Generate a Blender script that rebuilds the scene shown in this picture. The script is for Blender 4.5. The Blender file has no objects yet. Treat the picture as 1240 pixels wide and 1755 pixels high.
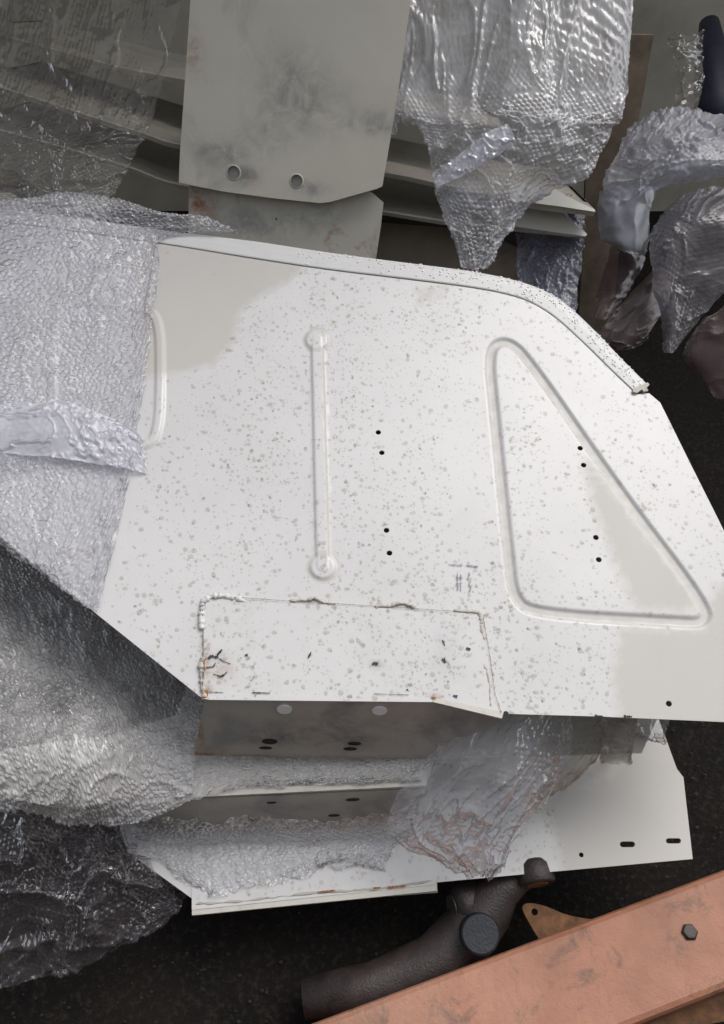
import bpy, bmesh, math, random
import numpy as np
from mathutils import Vector, Matrix
from mathutils.geometry import delaunay_2d_cdt

random.seed(7); rng = np.random.default_rng(7)
R = math.radians
S = bpy.context.scene
C = S.collection

# ------------------------------------------------------------------ camera
W_, H_ = 1240.0, 1755.0
FPX = 1450.0
PITCH = 50.0
CAM = Vector((0, 0, 1.75))
fwd = Vector((0, math.cos(R(PITCH)), -math.sin(R(PITCH))))
upv = Vector((0, math.sin(R(PITCH)), math.cos(R(PITCH))))
rgt = Vector((1, 0, 0))
cd = bpy.data.cameras.new('camera'); cam = bpy.data.objects.new('camera', cd); C.objects.link(cam)
cam.location = CAM; cam.rotation_euler = (R(90 - PITCH), 0, 0)
cd.sensor_fit = 'VERTICAL'; cd.sensor_height = 24.0; cd.lens = 24.0 * FPX / H_
cd.clip_end = 100; cd.clip_start = 0.02
S.camera = cam
# ------------------------------------------------------------------ world, sun, exposure
w = bpy.data.worlds.new('World'); S.world = w; w.use_nodes = True
wn = w.node_tree; bg = wn.nodes['Background']
sky = wn.nodes.new('ShaderNodeTexSky'); sky.sky_type = 'NISHITA'; sky.sun_disc = False
SUN_EL, SUN_AZ = 60.0, 48.0          # azimuth from +Y, positive = to the right
sky.sun_elevation = R(SUN_EL); sky.sun_rotation = R(SUN_AZ)
sky.air_density = 1.0; sky.dust_density = 3.0; sky.ozone_density = 1.0
hs = wn.nodes.new('ShaderNodeHueSaturation'); hs.inputs['Saturation'].default_value = .30   # grey overcast sky
wn.links.new(sky.outputs[0], hs.inputs['Color']); wn.links.new(hs.outputs[0], bg.inputs[0]); bg.inputs[1].default_value = 0.15
sl = bpy.data.lights.new('sun', 'SUN'); sl.energy = 1.2; sl.angle = R(40); sl.color = (1, .96, .92)
so = bpy.data.objects.new('sun', sl); C.objects.link(so)
sd = Vector((math.sin(R(SUN_AZ)) * math.cos(R(SUN_EL)), math.cos(R(SUN_AZ)) * math.cos(R(SUN_EL)), math.sin(R(SUN_EL))))
so.rotation_euler = sd.to_track_quat('Z', 'Y').to_euler()
S.view_settings.view_transform = 'Standard'; S.view_settings.look = 'None'
S.view_settings.exposure = 0.52; S.view_settings.gamma = 1
S.render.engine = 'CYCLES'
S.cycles.transparent_max_bounces = 24; S.cycles.max_bounces = 8

# ------------------------------------------------------------------ geometry helpers
def ray(px, py):
    return fwd + rgt * ((px - W_ / 2) / FPX) - upv * ((py - H_ / 2) / FPX)
def P(px, py, s):
    return CAM + ray(px, py) * s
class Frame:
    """a flat working plane standing in the world: origin, two axes, normal"""
    def __init__(s, o, U, V):
        s.o = Vector(o); s.U = Vector(U).normalized()
        V = Vector(V); s.V = (V - s.U * V.dot(s.U)).normalized(); s.N = s.U.cross(s.V)
    def uv(s, px, py):
        r = ray(px, py); t = (s.o - CAM).dot(s.N) / r.dot(s.N)
        q = CAM + r * t - s.o
        return (q.dot(s.U), q.dot(s.V))
    def uvs(s, pts): return [s.uv(*p) for p in pts]
    def w(s, u, v, h=0): return s.o + s.U * u + s.V * v + s.N * h
    def at(s, px, py, h=0):
        u, v = s.uv(px, py); return s.w(u, v, h)
    def mat(s):
        m = Matrix((s.U, s.V, s.N)).transposed().to_4x4(); m.translation = s.o; return m

def link(name, me, mat=None, parent=None, world=None):
    o = bpy.data.objects.new(name, me); C.objects.link(o)
    if mat: me.materials.append(mat)
    if parent is not None:
        o.parent = parent
    if world is not None: o.matrix_world = world
    return o
def tag(o, label, cat, group=None):
    o['label'] = label; o['category'] = cat
    if group: o['group'] = group
    return o
def struct(o): o['kind'] = 'structure'; return o
def stuff(o): o['kind'] = 'stuff'; return o
def thing(name, label, cat, loc, group=None):
    o = bpy.data.objects.new(name, None); C.objects.link(o); o.location = loc; o.empty_display_size = .05
    bpy.context.view_layer.update()
    return tag(o, label, cat, group)
def mesh(name, v, f, smooth=False):
    me = bpy.data.meshes.new(name)
    me.from_pydata([tuple(x) for x in v], [], [tuple(x) for x in f]); me.update()
    if smooth: me.shade_smooth()
    return me
def put(name, me, mat, parent):
    """mesh given in world coordinates, parented to a thing's empty / mesh object"""
    o = link(name, me, mat)
    o.parent = parent
    o.matrix_parent_inverse = parent.matrix_world.inverted()
    return o
def put_local(name, me, mat, parent, fr):
    o = link(name, me, mat); o.matrix_world = fr.mat()
    if parent:
        mw = o.matrix_world.copy(); o.parent = parent
        o.matrix_parent_inverse = parent.matrix_world.inverted(); o.matrix_world = mw
    return o

def vnoise(x, y, seed=0):
    r = np.random.default_rng(seed); T = r.random((256, 256))
    xi = np.floor(x).astype(int); yi = np.floor(y).astype(int)
    fx = x - xi; fy = y - yi
    fx = fx * fx * (3 - 2 * fx); fy = fy * fy * (3 - 2 * fy)
    a = T[xi & 255, yi & 255]; b = T[(xi + 1) & 255, yi & 255]
    c = T[xi & 255, (yi + 1) & 255]; d = T[(xi + 1) & 255, (yi + 1) & 255]
    return (a * (1 - fx) + b * fx) * (1 - fy) + (c * (1 - fx) + d * fx) * fy
def fbm(x, y, seed=0, o=3):
    s = 0; a = 1; t = 0
    for k in range(o):
        s = s + a * (vnoise(x * 2 ** k, y * 2 ** k, seed + k) - .5); t += a; a *= .5
    return s / t * 2
def inpoly(x, y, poly):
    ins = np.zeros(np.shape(x), bool); n = len(poly)
    for i in range(n):
        x0, y0 = poly[i]; x1, y1 = poly[(i + 1) % n]
        if y0 == y1: continue
        c = ((y0 > y) != (y1 > y)) & (x < (x1 - x0) * (y - y0) / (y1 - y0) + x0)
        ins ^= c
    return ins
def seg_d(x, y, a, b):
    ax, ay = a; bx, by = b
    L = (bx - ax) ** 2 + (by - ay) ** 2 + 1e-12
    t = np.clip(((x - ax) * (bx - ax) + (y - ay) * (by - ay)) / L, 0, 1)
    return np.hypot(x - ax - t * (bx - ax), y - ay - t * (by - ay))
def poly_d(x, y, pts, closed=False):
    d = np.full(np.shape(x), 1e9)
    n = len(pts)
    for i in range(n if closed else n - 1):
        d = np.minimum(d, seg_d(x, y, pts[i], pts[(i + 1) % n]))
    return d
def sstep(a, b, x):
    t = np.clip((x - a) / (b - a), 0, 1); return t * t * (3 - 2 * t)
def smooth_line(pts, n=6, closed=False):
    """Catmull-Rom through the points"""
    pts = [np.array(p, float) for p in pts]; out = []
    m = len(pts)
    for i in range(m if closed else m - 1):
        g = (lambda k: pts[k % m]) if closed else (lambda k: pts[min(max(k, 0), m - 1)])
        p0, p1, p2, p3 = g(i - 1), g(i), g(i + 1), g(i + 2)
        for j in range(n):
            t = j / n
            out.append(.5 * (2 * p1 + (p2 - p0) * t + (2 * p0 - 5 * p1 + 4 * p2 - p3) * t * t + (3 * p1 - p0 - 3 * p2 + p3) * t ** 3))
    if not closed: out.append(pts[-1])
    return [tuple(p) for p in out]
def chaikin(pts, n=3):
    for _ in range(n):
        o = []
        for i in range(len(pts)):
            a = np.array(pts[i]); b = np.array(pts[(i + 1) % len(pts)])
            o += [tuple(a * .75 + b * .25), tuple(a * .25 + b * .75)]
        pts = o
    return pts
def dens(pts, step):
    out = []
    for i in range(len(pts)):
        a = np.array(pts[i]); b = np.array(pts[(i + 1) % len(pts)])
        k = max(1, int(np.hypot(*(b - a)) / step))
        for j in range(k): out.append(tuple(a + (b - a) * j / k))
    return out

def plate(outline, holes=(), th=.003, hf=None, step=.05, attr=None, top=0.0, edge=None, jit=0, fine=None):
    """sheet of real thickness: outline and holes in plane coordinates, hf(x,y) = relief, through holes cut"""
    ol = dens(outline, edge or step)
    if jit: ol = [(x + random.uniform(-jit, jit), y + random.uniform(-jit, jit)) for x, y in ol]
    V = [Vector(p) for p in ol]; E = [(i, (i + 1) % len(ol)) for i in range(len(ol))]
    for h in holes:
        b = len(V); V += [Vector(p) for p in h]; E += [(b + i, b + (i + 1) % len(h)) for i in range(len(h))]
    xs = np.array([p[0] for p in ol]); ys = np.array([p[1] for p in ol])
    gx, gy = np.meshgrid(np.arange(xs.min(), xs.max(), step) + step * .37, np.arange(ys.min(), ys.max(), step) + step * .41)
    gx = gx.ravel(); gy = gy.ravel()
    k = inpoly(gx, gy, ol) & (poly_d(gx, gy, ol, True) > step * .4)
    for h in holes:
        cx = sum(p[0] for p in h) / len(h); cy = sum(p[1] for p in h) / len(h)
        rr = max(math.hypot(p[0] - cx, p[1] - cy) for p in h)
        k &= np.hypot(gx - cx, gy - cy) > rr * 1.25
    gx = gx[k]; gy = gy[k]
    if fine:
        q = fine[0](gx, gy) > 0; gx = gx[q]; gy = gy[q]
        hx, hy = np.meshgrid(np.arange(xs.min(), xs.max(), fine[1]) + fine[1] * .37, np.arange(ys.min(), ys.max(), fine[1]) + fine[1] * .41)
        hx = hx.ravel(); hy = hy.ravel(); q = (fine[0](hx, hy) <= 0); hx = hx[q]; hy = hy[q]
        q = inpoly(hx, hy, ol) & (poly_d(hx, hy, ol, True) > fine[1] * .6)
        for h in holes:
            cx = sum(p[0] for p in h) / len(h); cy = sum(p[1] for p in h) / len(h)
            q &= np.hypot(hx - cx, hy - cy) > .0068
        gx = np.concatenate([gx, hx[q]]); gy = np.concatenate([gy, hy[q]])
    V += [Vector((a, b)) for a, b in zip(gx, gy)]
    vv, ee, ff, _, _, _ = delaunay_2d_cdt(V, E, [], 1, 1e-6)
    A = np.array([(v.x, v.y) for v in vv]); F = [tuple(f) for f in ff if len(f) >= 3]
    cen = np.array([A[list(f)].mean(0) for f in F])
    keep = inpoly(cen[:, 0], cen[:, 1], ol)
    for h in holes: keep &= ~inpoly(cen[:, 0], cen[:, 1], h)
    F = [f for f, q in zip(F, keep) if q]
    z = np.zeros(len(A)) if hf is None else hf(A[:, 0], A[:, 1])
    n = len(A)
    verts = [(A[i, 0], A[i, 1], z[i] + top) for i in range(n)] + [(A[i, 0], A[i, 1], z[i] + top - th) for i in range(n)]
    faces = list(F) + [tuple(n + i for i in reversed(f)) for f in F]
    cnt = {}
    for f in F:
        for i in range(len(f)):
            a, b = f[i], f[(i + 1) % len(f)]
            cnt[(a, b)] = 1
    for (a, b) in list(cnt):
        if (b, a) not in cnt: faces.append((a, n + a, n + b, b))
    me = mesh('plate', verts, faces)
    nf = len(F)
    if hf is not None:
        me.polygons.foreach_set('use_smooth', [i < 2 * nf for i in range(len(faces))])
        # keep edges crisp
        es = me.attributes.new('sharp_edge', 'BOOLEAN', 'EDGE') if 'sharp_edge' not in me.attributes else me.attributes['sharp_edge']
        bset = set()
        for (a, b) in cnt:
            if (b, a) not in cnt: bset.add((min(a, b), max(a, b))); bset.add((n + min(a, b), n + max(a, b)))
        ek = [tuple(sorted(e.vertices)) in bset for e in me.edges]
        es.data.foreach_set('value', ek)
    if attr:
        for nm, fn in attr.items():
            at = me.attributes.new(nm, 'FLOAT', 'POINT')
            q = fn(A[:, 0], A[:, 1]); at.data.foreach_set('value', np.concatenate([q, q]).astype(np.float32))
    me.update()
    return me
def blobs(fr, spots):
    q = [(fr.uv(a, b), rx * 1.4e-3, ry * 1.4e-3, s_) for a, b, rx, ry, s_ in spots]
    return lambda x, y: np.clip(sum(s_ * np.exp(-((x - c_[0]) / rx) ** 2 - ((y - c_[1]) / ry) ** 2) for c_, rx, ry, s_ in q), 0, 1)
def circ(c, r, n=14, asp=1, rot=0):
    return [(c[0] + r * math.cos(2 * math.pi * i / n + rot), c[1] + r * asp * math.sin(2 * math.pi * i / n + rot)) for i in range(n)]

def loft(rows, closed_ends=False, smooth=True, cyc=False):
    """rows: equally long lists of 3D points"""
    n = len(rows[0]); v = [p for r in rows for p in r]; f = []
    m = len(rows)
    for i in range(m - 1 + (1 if cyc else 0)):
        for j in range(n - 1):
            a = i * n + j; b = ((i + 1) % m) * n + j
            f.append((a, a + 1, b + 1, b))
    if closed_ends and cyc:
        f.append(tuple(i * n for i in range(m))); f.append(tuple(i * n + n - 1 for i in reversed(range(m))))
    me = mesh('loft', v, f, smooth)
    bm = bmesh.new(); bm.from_mesh(me); bmesh.ops.recalc_face_normals(bm, faces=bm.faces); bm.to_mesh(me); bm.free()
    return me
def tube(pts, rad, n=16, cap=True, asp=None):
    """tube with a radius per point"""
    pts = [Vector(p) for p in pts]; rows = []
    up = Vector((0, 0, 1))
    for i, p in enumerate(pts):
        t = (pts[min(i + 1, len(pts) - 1)] - pts[max(i - 1, 0)]).normalized()
        a = t.cross(up)
        if a.length < .05: a = t.cross(Vector((0, 1, 0)))
        a.normalize(); b = a.cross(t)
        rr = rad[i] if isinstance(rad, (list, tuple)) else rad
        rows.append([p + a * rr * math.cos(2 * math.pi * k / n) + b * rr * (asp or 1) * math.sin(2 * math.pi * k / n) for k in range(n)])
    v = [q for r in rows for q in r]; f = []
    for i in range(len(rows) - 1):
        for k in range(n):
            f.append((i * n + k, i * n + (k + 1) % n, (i + 1) * n + (k + 1) % n, (i + 1) * n + k))
    if cap:
        f.append(tuple(reversed(range(n)))); f.append(tuple((len(rows) - 1) * n + k for k in range(n)))
    me = mesh('tube', v, f)
    bm = bmesh.new(); bm.from_mesh(me); bmesh.ops.recalc_face_normals(bm, faces=bm.faces)
    for fc in bm.faces: fc.smooth = len(fc.verts) == 4
    bm.to_mesh(me); bm.free()
    return me
def box(a, b):
    x0, y0, z0 = a; x1, y1, z1 = b
    v = [(x0, y0, z0), (x1, y0, z0), (x1, y1, z0), (x0, y1, z0), (x0, y0, z1), (x1, y0, z1), (x1, y1, z1), (x0, y1, z1)]
    return mesh('box', v, [(0, 3, 2, 1), (4, 5, 6, 7), (0, 1, 5, 4), (1, 2, 6, 5), (2, 3, 7, 6), (3, 0, 4, 7)])

# ------------------------------------------------------------------ materials
class N:
    def __init__(s, name):
        s.m = bpy.data.materials.new(name); s.m.use_nodes = True; s.t = s.m.node_tree
        s.t.nodes.clear(); s.out = s.t.nodes.new('ShaderNodeOutputMaterial')
    def n(s, typ, **kw):
        x = s.t.nodes.new('ShaderNode' + typ)
        for k, v in kw.items():
            if k.startswith('i_'):
                x.inputs[k[2:].replace('_', ' ')].default_value = v
            else: setattr(x, k, v)
        return x
    def l(s, a, b): s.t.links.new(a, b)
    def noise(s, scale, detail=4, rough=.55, co=None, dist=0):
        x = s.n('TexNoise'); x.inputs['Scale'].default_value = scale; x.inputs['Detail'].default_value = detail
        x.inputs['Roughness'].default_value = rough; x.inputs['Distortion'].default_value = dist
        if co is None:
            if not hasattr(s, 'tc'): s.tc = s.n('TexCoord')
            co = s.tc.outputs['Object']
        s.l(co, x.inputs['Vector']); return x.outputs['Fac']
    def ramp(s, fac, a, b, c0=(0, 0, 0, 1), c1=(1, 1, 1, 1)):
        x = s.n('ValToRGB'); e = x.color_ramp.elements
        e[0].position = a; e[1].position = b; e[0].color = c0; e[1].color = c1
        s.l(fac, x.inputs[0]); return x.outputs[0]
    def mix(s, fac, a, b, mode='MIX'):
        x = s.n('Mix', data_type='RGBA', blend_type=mode)
        for sock, val in ((x.inputs[0], fac), (x.inputs[6], a), (x.inputs[7], b)):
            if isinstance(val, (int, float)): sock.default_value = val
            elif isinstance(val, tuple): sock.default_value = (*val[:3], 1)
            else: s.l(val, sock)
        return x.outputs[2]
    def math(s, op, a, b=0.0):
        x = s.n('Math', operation=op)
        for i, val in enumerate((a, b)):
            if isinstance(val, (int, float)): x.inputs[i].default_value = val
            else: s.l(val, x.inputs[i])
        return x.outputs[0]
    def bump(s, h, strength, dist=.002):
        x = s.n('Bump'); x.inputs['Strength'].default_value = strength; x.inputs['Distance'].default_value = dist
        s.l(h, x.inputs['Height']); return x.outputs[0]

def paint(name, col, dirt=(.16, .14, .11), damt=.5, rough=.38, rust=0.0, dscale=9, wet=False):
    k = N(name); p = k.n('BsdfPrincipled'); k.l(p.outputs[0], k.out.inputs[0])
    c = k.mix(k.ramp(k.noise(2.3, 3), .35, .7), col, tuple(x * .93 for x in col))
    c = k.mix(k.math('MULTIPLY', k.ramp(k.noise(dscale, 7, .65, dist=.6), .52, .8), damt), c, dirt)
    c = k.mix(k.math('MULTIPLY', k.ramp(k.noise(160, 3), .68, .74), .25), c, dirt)
    rg = rough
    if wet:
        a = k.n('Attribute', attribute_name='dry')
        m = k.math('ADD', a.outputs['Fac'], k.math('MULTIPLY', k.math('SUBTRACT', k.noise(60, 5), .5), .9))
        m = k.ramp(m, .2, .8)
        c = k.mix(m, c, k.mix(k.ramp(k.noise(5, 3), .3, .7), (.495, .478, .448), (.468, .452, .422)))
        wv = k.ramp(k.noise(420, 2), .55, .75)
        c = k.mix(k.math('MULTIPLY', wv, .05), c, (.4, .4, .4))
        rr = k.n('MapRange'); k.l(m, rr.inputs[0]); rr.inputs[3].default_value = .30; rr.inputs[4].default_value = .5
        k.l(rr.outputs[0], p.inputs['Roughness'])
    else: p.inputs['Roughness'].default_value = rg
    asm = k.n('Attribute', attribute_name='smudge'); aru = k.n('Attribute', attribute_name='rust')
    c = k.mix(k.math('MULTIPLY', asm.outputs['Fac'], k.ramp(k.noise(22, 7, .7, dist=.8), .32, .68)), c, (.11, .12, .135))
    fr_ = k.math('MULTIPLY', aru.outputs['Fac'], k.ramp(k.noise(55, 7, .7), .38, .6))
    c = k.mix(k.math('MULTIPLY', aru.outputs['Fac'], .35), c, (.30, .19, .10)); c = k.mix(fr_, c, (.20, .085, .03))
    if rust:
        f = k.math('MULTIPLY', k.ramp(k.noise(13, 8, .7, dist=1), .62 - .1 * rust, .70), rust)
        c = k.mix(f, c, (.16, .055, .018))
    k.l(c, p.inputs['Base Color'])
    k.l(k.bump(k.noise(260, 3), .12, .001), p.inputs['Normal'])
    return k.m

def film(name, haze=.2, tint=(.93, .93, .95), gl=1.0, rough=.18, milk=(.75, .75, .78), edge=.35):
    """clear polythene film: see-through, a little milky, strongly reflecting at grazing angles"""
    k = N(name)
    tr = k.n('BsdfTransparent'); tr.inputs[0].default_value = (*tint, 1)
    lw = k.n('LayerWeight'); lw.inputs[0].default_value = .5
    k.l(k.mix(k.ramp(lw.outputs['Facing'], .22, .75), tint, tuple(q * edge for q in tint)), tr.inputs[0])
    df = k.n('BsdfDiffuse'); df.inputs[0].default_value = (*milk, 1)
    tl = k.n('BsdfTranslucent'); tl.inputs[0].default_value = (*milk, 1)
    gs = k.n('BsdfGlossy'); gs.inputs['Roughness'].default_value = rough; gs.inputs[0].default_value = (1, 1, 1, 1)
    m1 = k.n('MixShader'); m1.inputs[0].default_value = .4; k.l(df.outputs[0], m1.inputs[1]); k.l(tl.outputs[0], m1.inputs[2])
    m2 = k.n('MixShader'); k.l(tr.outputs[0], m2.inputs[1]); k.l(m1.outputs[0], m2.inputs[2])
    hz = k.math('MULTIPLY', k.math('ADD', .55, k.ramp(k.noise(14, 5, .6), .3, .75)), haze); k.l(hz, m2.inputs[0])
    fr = k.n('Fresnel'); fr.inputs[0].default_value = 1.4
    ff = k.math('MINIMUM', k.math('MULTIPLY', fr.outputs[0], .85 * gl), .38)
    m3 = k.n('MixShader'); k.l(ff, m3.inputs[0]); k.l(m2.outputs[0], m3.inputs[1]); k.l(gs.outputs[0], m3.inputs[2])
    bn = k.bump(k.noise(330, 3, .6), .12, .001)
    k.l(bn, gs.inputs['Normal']); k.l(bn, fr.inputs['Normal'])
    k.l(m3.outputs[0], k.out.inputs[0])
    return k.m

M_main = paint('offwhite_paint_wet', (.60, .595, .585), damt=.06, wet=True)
M_brk = paint('offwhite_paint_bracket', (.60, .595, .585), damt=.10, dscale=14)
M_edge = paint('offwhite_paint_edge', (.56, .54, .48), damt=.35, dscale=30)
M_fl = paint('grey_stained_flange', (.43, .41, .365), dirt=(.12, .13, .145), damt=.85, dscale=7, rough=.3, rust=.25)
M_white = paint('hole_light_paint', (.8, .79, .76), damt=.1)
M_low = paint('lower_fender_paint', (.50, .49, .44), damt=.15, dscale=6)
M_back = paint('rear_fender_paint', (.50, .47, .395), dirt=(.10, .10, .11), damt=.7, dscale=5, rust=0)
M_backr = paint('rear_fender_paint_rusty', (.45, .43, .36), dirt=(.14, .15, .17), damt=.8, dscale=5, rust=.5)
M_weld = paint('seam_filler', (.46, .44, .39), dirt=(.15, .10, .06), damt=.8, dscale=40, rough=.6)
M_film = film('bubble_film_clear', .36, edge=.15)
M_film_hang = film('bubble_film_hanging', .44, (.94, .93, .94), .28, .34, (.80, .80, .83), .6)
M_film_grey = film('thin_grey_film', .50, (.85, .83, .80), .5, .3, (.42, .40, .37), .6)
M_film_thin = film('bubble_film_thin', .22, edge=.7)
M_film_white = film('bubble_film_doubled', .27, milk=(.90, .90, .90), rough=.10, edge=.2, gl=1.5)
M_film_low = film('bubble_film_shaded', .40, milk=(.88, .87, .87), rough=.12, edge=.15, gl=1.5)
M_film_dim = film('bubble_film_dusty', .20, (.92, .90, .87), .5, .25, (.50, .47, .44), .6)
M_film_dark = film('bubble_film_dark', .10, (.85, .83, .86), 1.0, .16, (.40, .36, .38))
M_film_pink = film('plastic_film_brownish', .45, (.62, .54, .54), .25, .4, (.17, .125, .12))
M_tape = film('packing_tape_film', .75, (.9, .9, .95), 1.2, .22, (.72, .72, .78))
def flat(name, col, rough=.6, metal=0, var=.4, scale=20, bump=.3):
    k = N(name); p = k.n('BsdfPrincipled'); k.l(p.outputs[0], k.out.inputs[0])
    c = k.mix(k.ramp(k.noise(scale, 7, .65), .3, .72), tuple(x * (1 - var) for x in col), tuple(min(1, x * (1 + var)) for x in col))
    k.l(c, p.inputs['Base Color']); p.inputs['Roughness'].default_value = rough; p.inputs['Metallic'].default_value = metal
    k.l(k.bump(k.noise(scale * 9, 5, .65), bump, .003), p.inputs['Normal'])
    return k.m
M_black = flat('grime_and_slot_shade', (.012, .011, .01), .7)  # edge chips, plus discs painting the dark inside slots
M_scr = flat('bare_dark_chip', (.05, .04, .03), .6)
M_rust = flat('orange_rust', (.30, .11, .03), .8, scale=60)
M_cast = flat('brown_black_cast_iron', (.035, .026, .024), .42, .1, .5, 25, .5)
M_castrust = flat('rusty_steel', (.16, .075, .03), .7, .1, .6, 40, .5)
M_wall = flat('dirty_beige_wall', (.44, .41, .33), .8, 0, .25, 4, .2)
M_brown = flat('stained_brown_board', (.19, .145, .10), .7, 0, .5, 9, .3)
M_blocker = flat('grey_blocker', (.16, .15, .14), .9, 0, .3, 3)

# drops
k = N('water_drop')
tr = k.n('BsdfTransparent'); tr.inputs[0].default_value = (.895, .89, .875, 1)
gs = k.n('BsdfGlossy'); gs.inputs['Roughness'].default_value = .18
fr = k.n('Fresnel'); fr.inputs[0].default_value = 1.33
mx = k.n('MixShader'); k.l(k.math('MULTIPLY', fr.outputs[0], .3), mx.inputs[0]); k.l(tr.outputs[0], mx.inputs[1]); k.l(gs.outputs[0], mx.inputs[2]); k.l(mx.outputs[0], k.out.inputs[0])
M_drop = k.m
# orange beam
k = N('chipped_orange_paint'); p = k.n('BsdfPrincipled'); k.l(p.outputs[0], k.out.inputs[0])
c = k.mix(k.ramp(k.noise(7, 6, .6), .35, .7), (.37, .165, .095), (.25, .105, .062))
c = k.mix(k.ramp(k.noise(12, 9, .75, dist=.6), .54, .66), c, (.13, .07, .045))
c = k.mix(k.math('MULTIPLY', k.ramp(k.noise(4, 4), .5, .8), .5), c, (.42, .25, .18))
k.l(c, p.inputs['Base Color']); p.inputs['Roughness'].default_value = .48
k.l(k.bump(k.noise(110, 8, .7), .6, .003), p.inputs['Normal']); M_orange = k.m
# ground
k = N('wet_dark_ground'); p = k.n('BsdfPrincipled'); k.l(p.outputs[0], k.out.inputs[0])
n1 = k.noise(6, 8, .7); n2 = k.noise(90, 6, .7)
c = k.mix(k.ramp(n1, .35, .7), (.004, .0035, .003), (.016, .013, .011))
c = k.mix(k.ramp(n2, .5, .75), c, (.034, .029, .026))
k.l(c, p.inputs['Base Color']); k.l(k.ramp(n1, .4, .6, (.5,) * 3 + (1,), (.9,) * 3 + (1,)), p.inputs['Roughness'])
p.inputs['Specular IOR Level'].default_value = .12
k.l(k.bump(n2, .9, .008), p.inputs['Normal']); M_ground = k.m

# ------------------------------------------------------------------ bubble wrap builder
def crom(net, t):
    """Catmull-Rom sampling of net (n,...) at parameters t in [0,n-1]"""
    n = net.shape[0]; i = np.clip(np.floor(t).astype(int), 0, n - 2); f = (t - i)
    g = lambda q: net[np.clip(q, 0, n - 1)]
    f = f.reshape((-1,) + (1,) * (net.ndim - 1))
    p0, p1, p2, p3 = g(i - 1), g(i), g(i + 1), g(i + 2)
    # linear extrapolation at the ends
    p0 = np.where((i == 0).reshape(f.shape), 2 * p1 - p2, p0); p3 = np.where((i >= n - 2).reshape(f.shape), 2 * p2 - p1, p3)
    return .5 * (2 * p1 + (p2 - p0) * f + (2 * p0 - 5 * p1 + 4 * p2 - p3) * f ** 2 + (3 * p1 - p0 - 3 * p2 + p3) * f ** 3)
def wrap(name, net, mat, label, cat='bubble wrap', step=.0022, fold=.010, fscale=9, crease=.006, pitch=.0095, bh=.0026, seed=1, ragged=.004, rot=.3, group=None, parent=None, popped=.18, gdir=(1, 1), floor=None, jitter=.12):
    net = np.array([[tuple(q) for q in r] for r in net], float)
    m, n = net.shape[:2]
    Lu = max(np.linalg.norm(np.diff(net, axis=1), axis=2).sum(1)); Lv = max(np.linalg.norm(np.diff(net, axis=0), axis=2).sum(0))
    nu = max(8, int(Lu / step)); nv = max(8, int(Lv / step))
    a = crom(net, np.linspace(0, m - 1, nv))
    b = crom(np.swapaxes(a, 0, 1), np.linspace(0, n - 1, nu)); G = np.swapaxes(b, 0, 1).copy()   # nv,nu,3
    uu, vv = np.meshgrid(np.linspace(0, Lu, nu), np.linspace(0, Lv, nv))
    au = np.concatenate([np.zeros((nv, 1)), np.cumsum(np.linalg.norm(np.diff(G, axis=1), axis=2), 1)], 1); au -= au[:, nu // 2:nu // 2 + 1]
    av = np.concatenate([np.zeros((1, nu)), np.cumsum(np.linalg.norm(np.diff(G, axis=0), axis=2), 0)], 0)
    def normals(G):
        du = np.gradient(G, axis=1); dv = np.gradient(G, axis=0); c = np.cross(du, dv)
        c /= (np.linalg.norm(c, axis=2, keepdims=True) + 1e-9)
        c2 = c.reshape(-1, 3).mean(0)
        if np.dot(c2, -np.array(fwd)) < 0: c = -c
        return c
    Nn = normals(G)
    gx, gy = gdir
    f1 = fbm(uu * fscale * gx + 3.1, vv * fscale * gy + seed, seed, 3)
    f2 = 1 - np.abs(fbm(uu * fscale * 1.7 * gx + 9 + f1 * .7, vv * fscale * 1.7 * gy + seed * 2.3, seed + 9, 3)) * 2.6
    f3 = 1 - np.abs(fbm((uu + vv * .6) * fscale * 2.9 * gx, (vv - uu * .4) * fscale * 2.2 * gy, seed + 31, 2)) * 3
    disp = f1 * fold + np.clip(f2, 0, 1) ** 3 * crease + np.clip(f3, 0, 1) ** 4 * crease * .5
    if floor is not None: disp = np.maximum(disp, floor)
    G += Nn * disp[..., None]
    # ragged rims
    e = np.minimum(np.minimum(uu, Lu - uu), np.minimum(vv, Lv - vv)); k = np.exp(-e / .02)[..., None] * ragged
    G += k * np.stack([fbm(uu * 40, vv * 40, seed + 50), fbm(uu * 40 + 7, vv * 40, seed + 51), fbm(uu * 40, vv * 40 + 5, seed + 52)], -1)
    Nn = normals(G)
    if bh > 0:
        c, s = math.cos(rot), math.sin(rot)
        x = (au * c - av * s) / pitch; y = (au * s + av * c) / pitch / .866
        x = x + fbm(uu * 12, vv * 12, seed + 70) * .8; y = y + fbm(uu * 12 + 5, vv * 12, seed + 71) * .8
        best = np.full(uu.shape, 9.); ida = np.zeros(uu.shape)
        for r0 in (0, 1):
            yy = (np.round((y - r0) / 2) * 2 + r0); xx = np.round(x - .5 * r0) + .5 * r0
            for dx in (-1, 0, 1):
                hx_ = (np.modf(np.sin((xx + dx) * 91.7 + yy * 47.3) * 9157.3)[0]) * jitter; hy_ = (np.modf(np.sin((xx + dx) * 33.1 + yy * 83.9) * 7919.1)[0]) * jitter
                d = np.hypot(x - xx - dx - hx_, (y - yy) * .866 - hy_)
                cl = d < best; best = np.where(cl, d, best); ida = np.where(cl, np.sin((xx + dx) * 127.1 + yy * 311.7) * 43758.5, ida)
        ida = ida - np.floor(ida)
        dome = np.clip(1 - (best / .46) ** 2, 0, 1) ** .7 * np.where(ida < popped, .15, .75 + .35 * ida)
        G += Nn * (dome * bh)[..., None]
    v = G.reshape(-1, 3)
    idx = np.arange(nu * nv).reshape(nv, nu)
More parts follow.
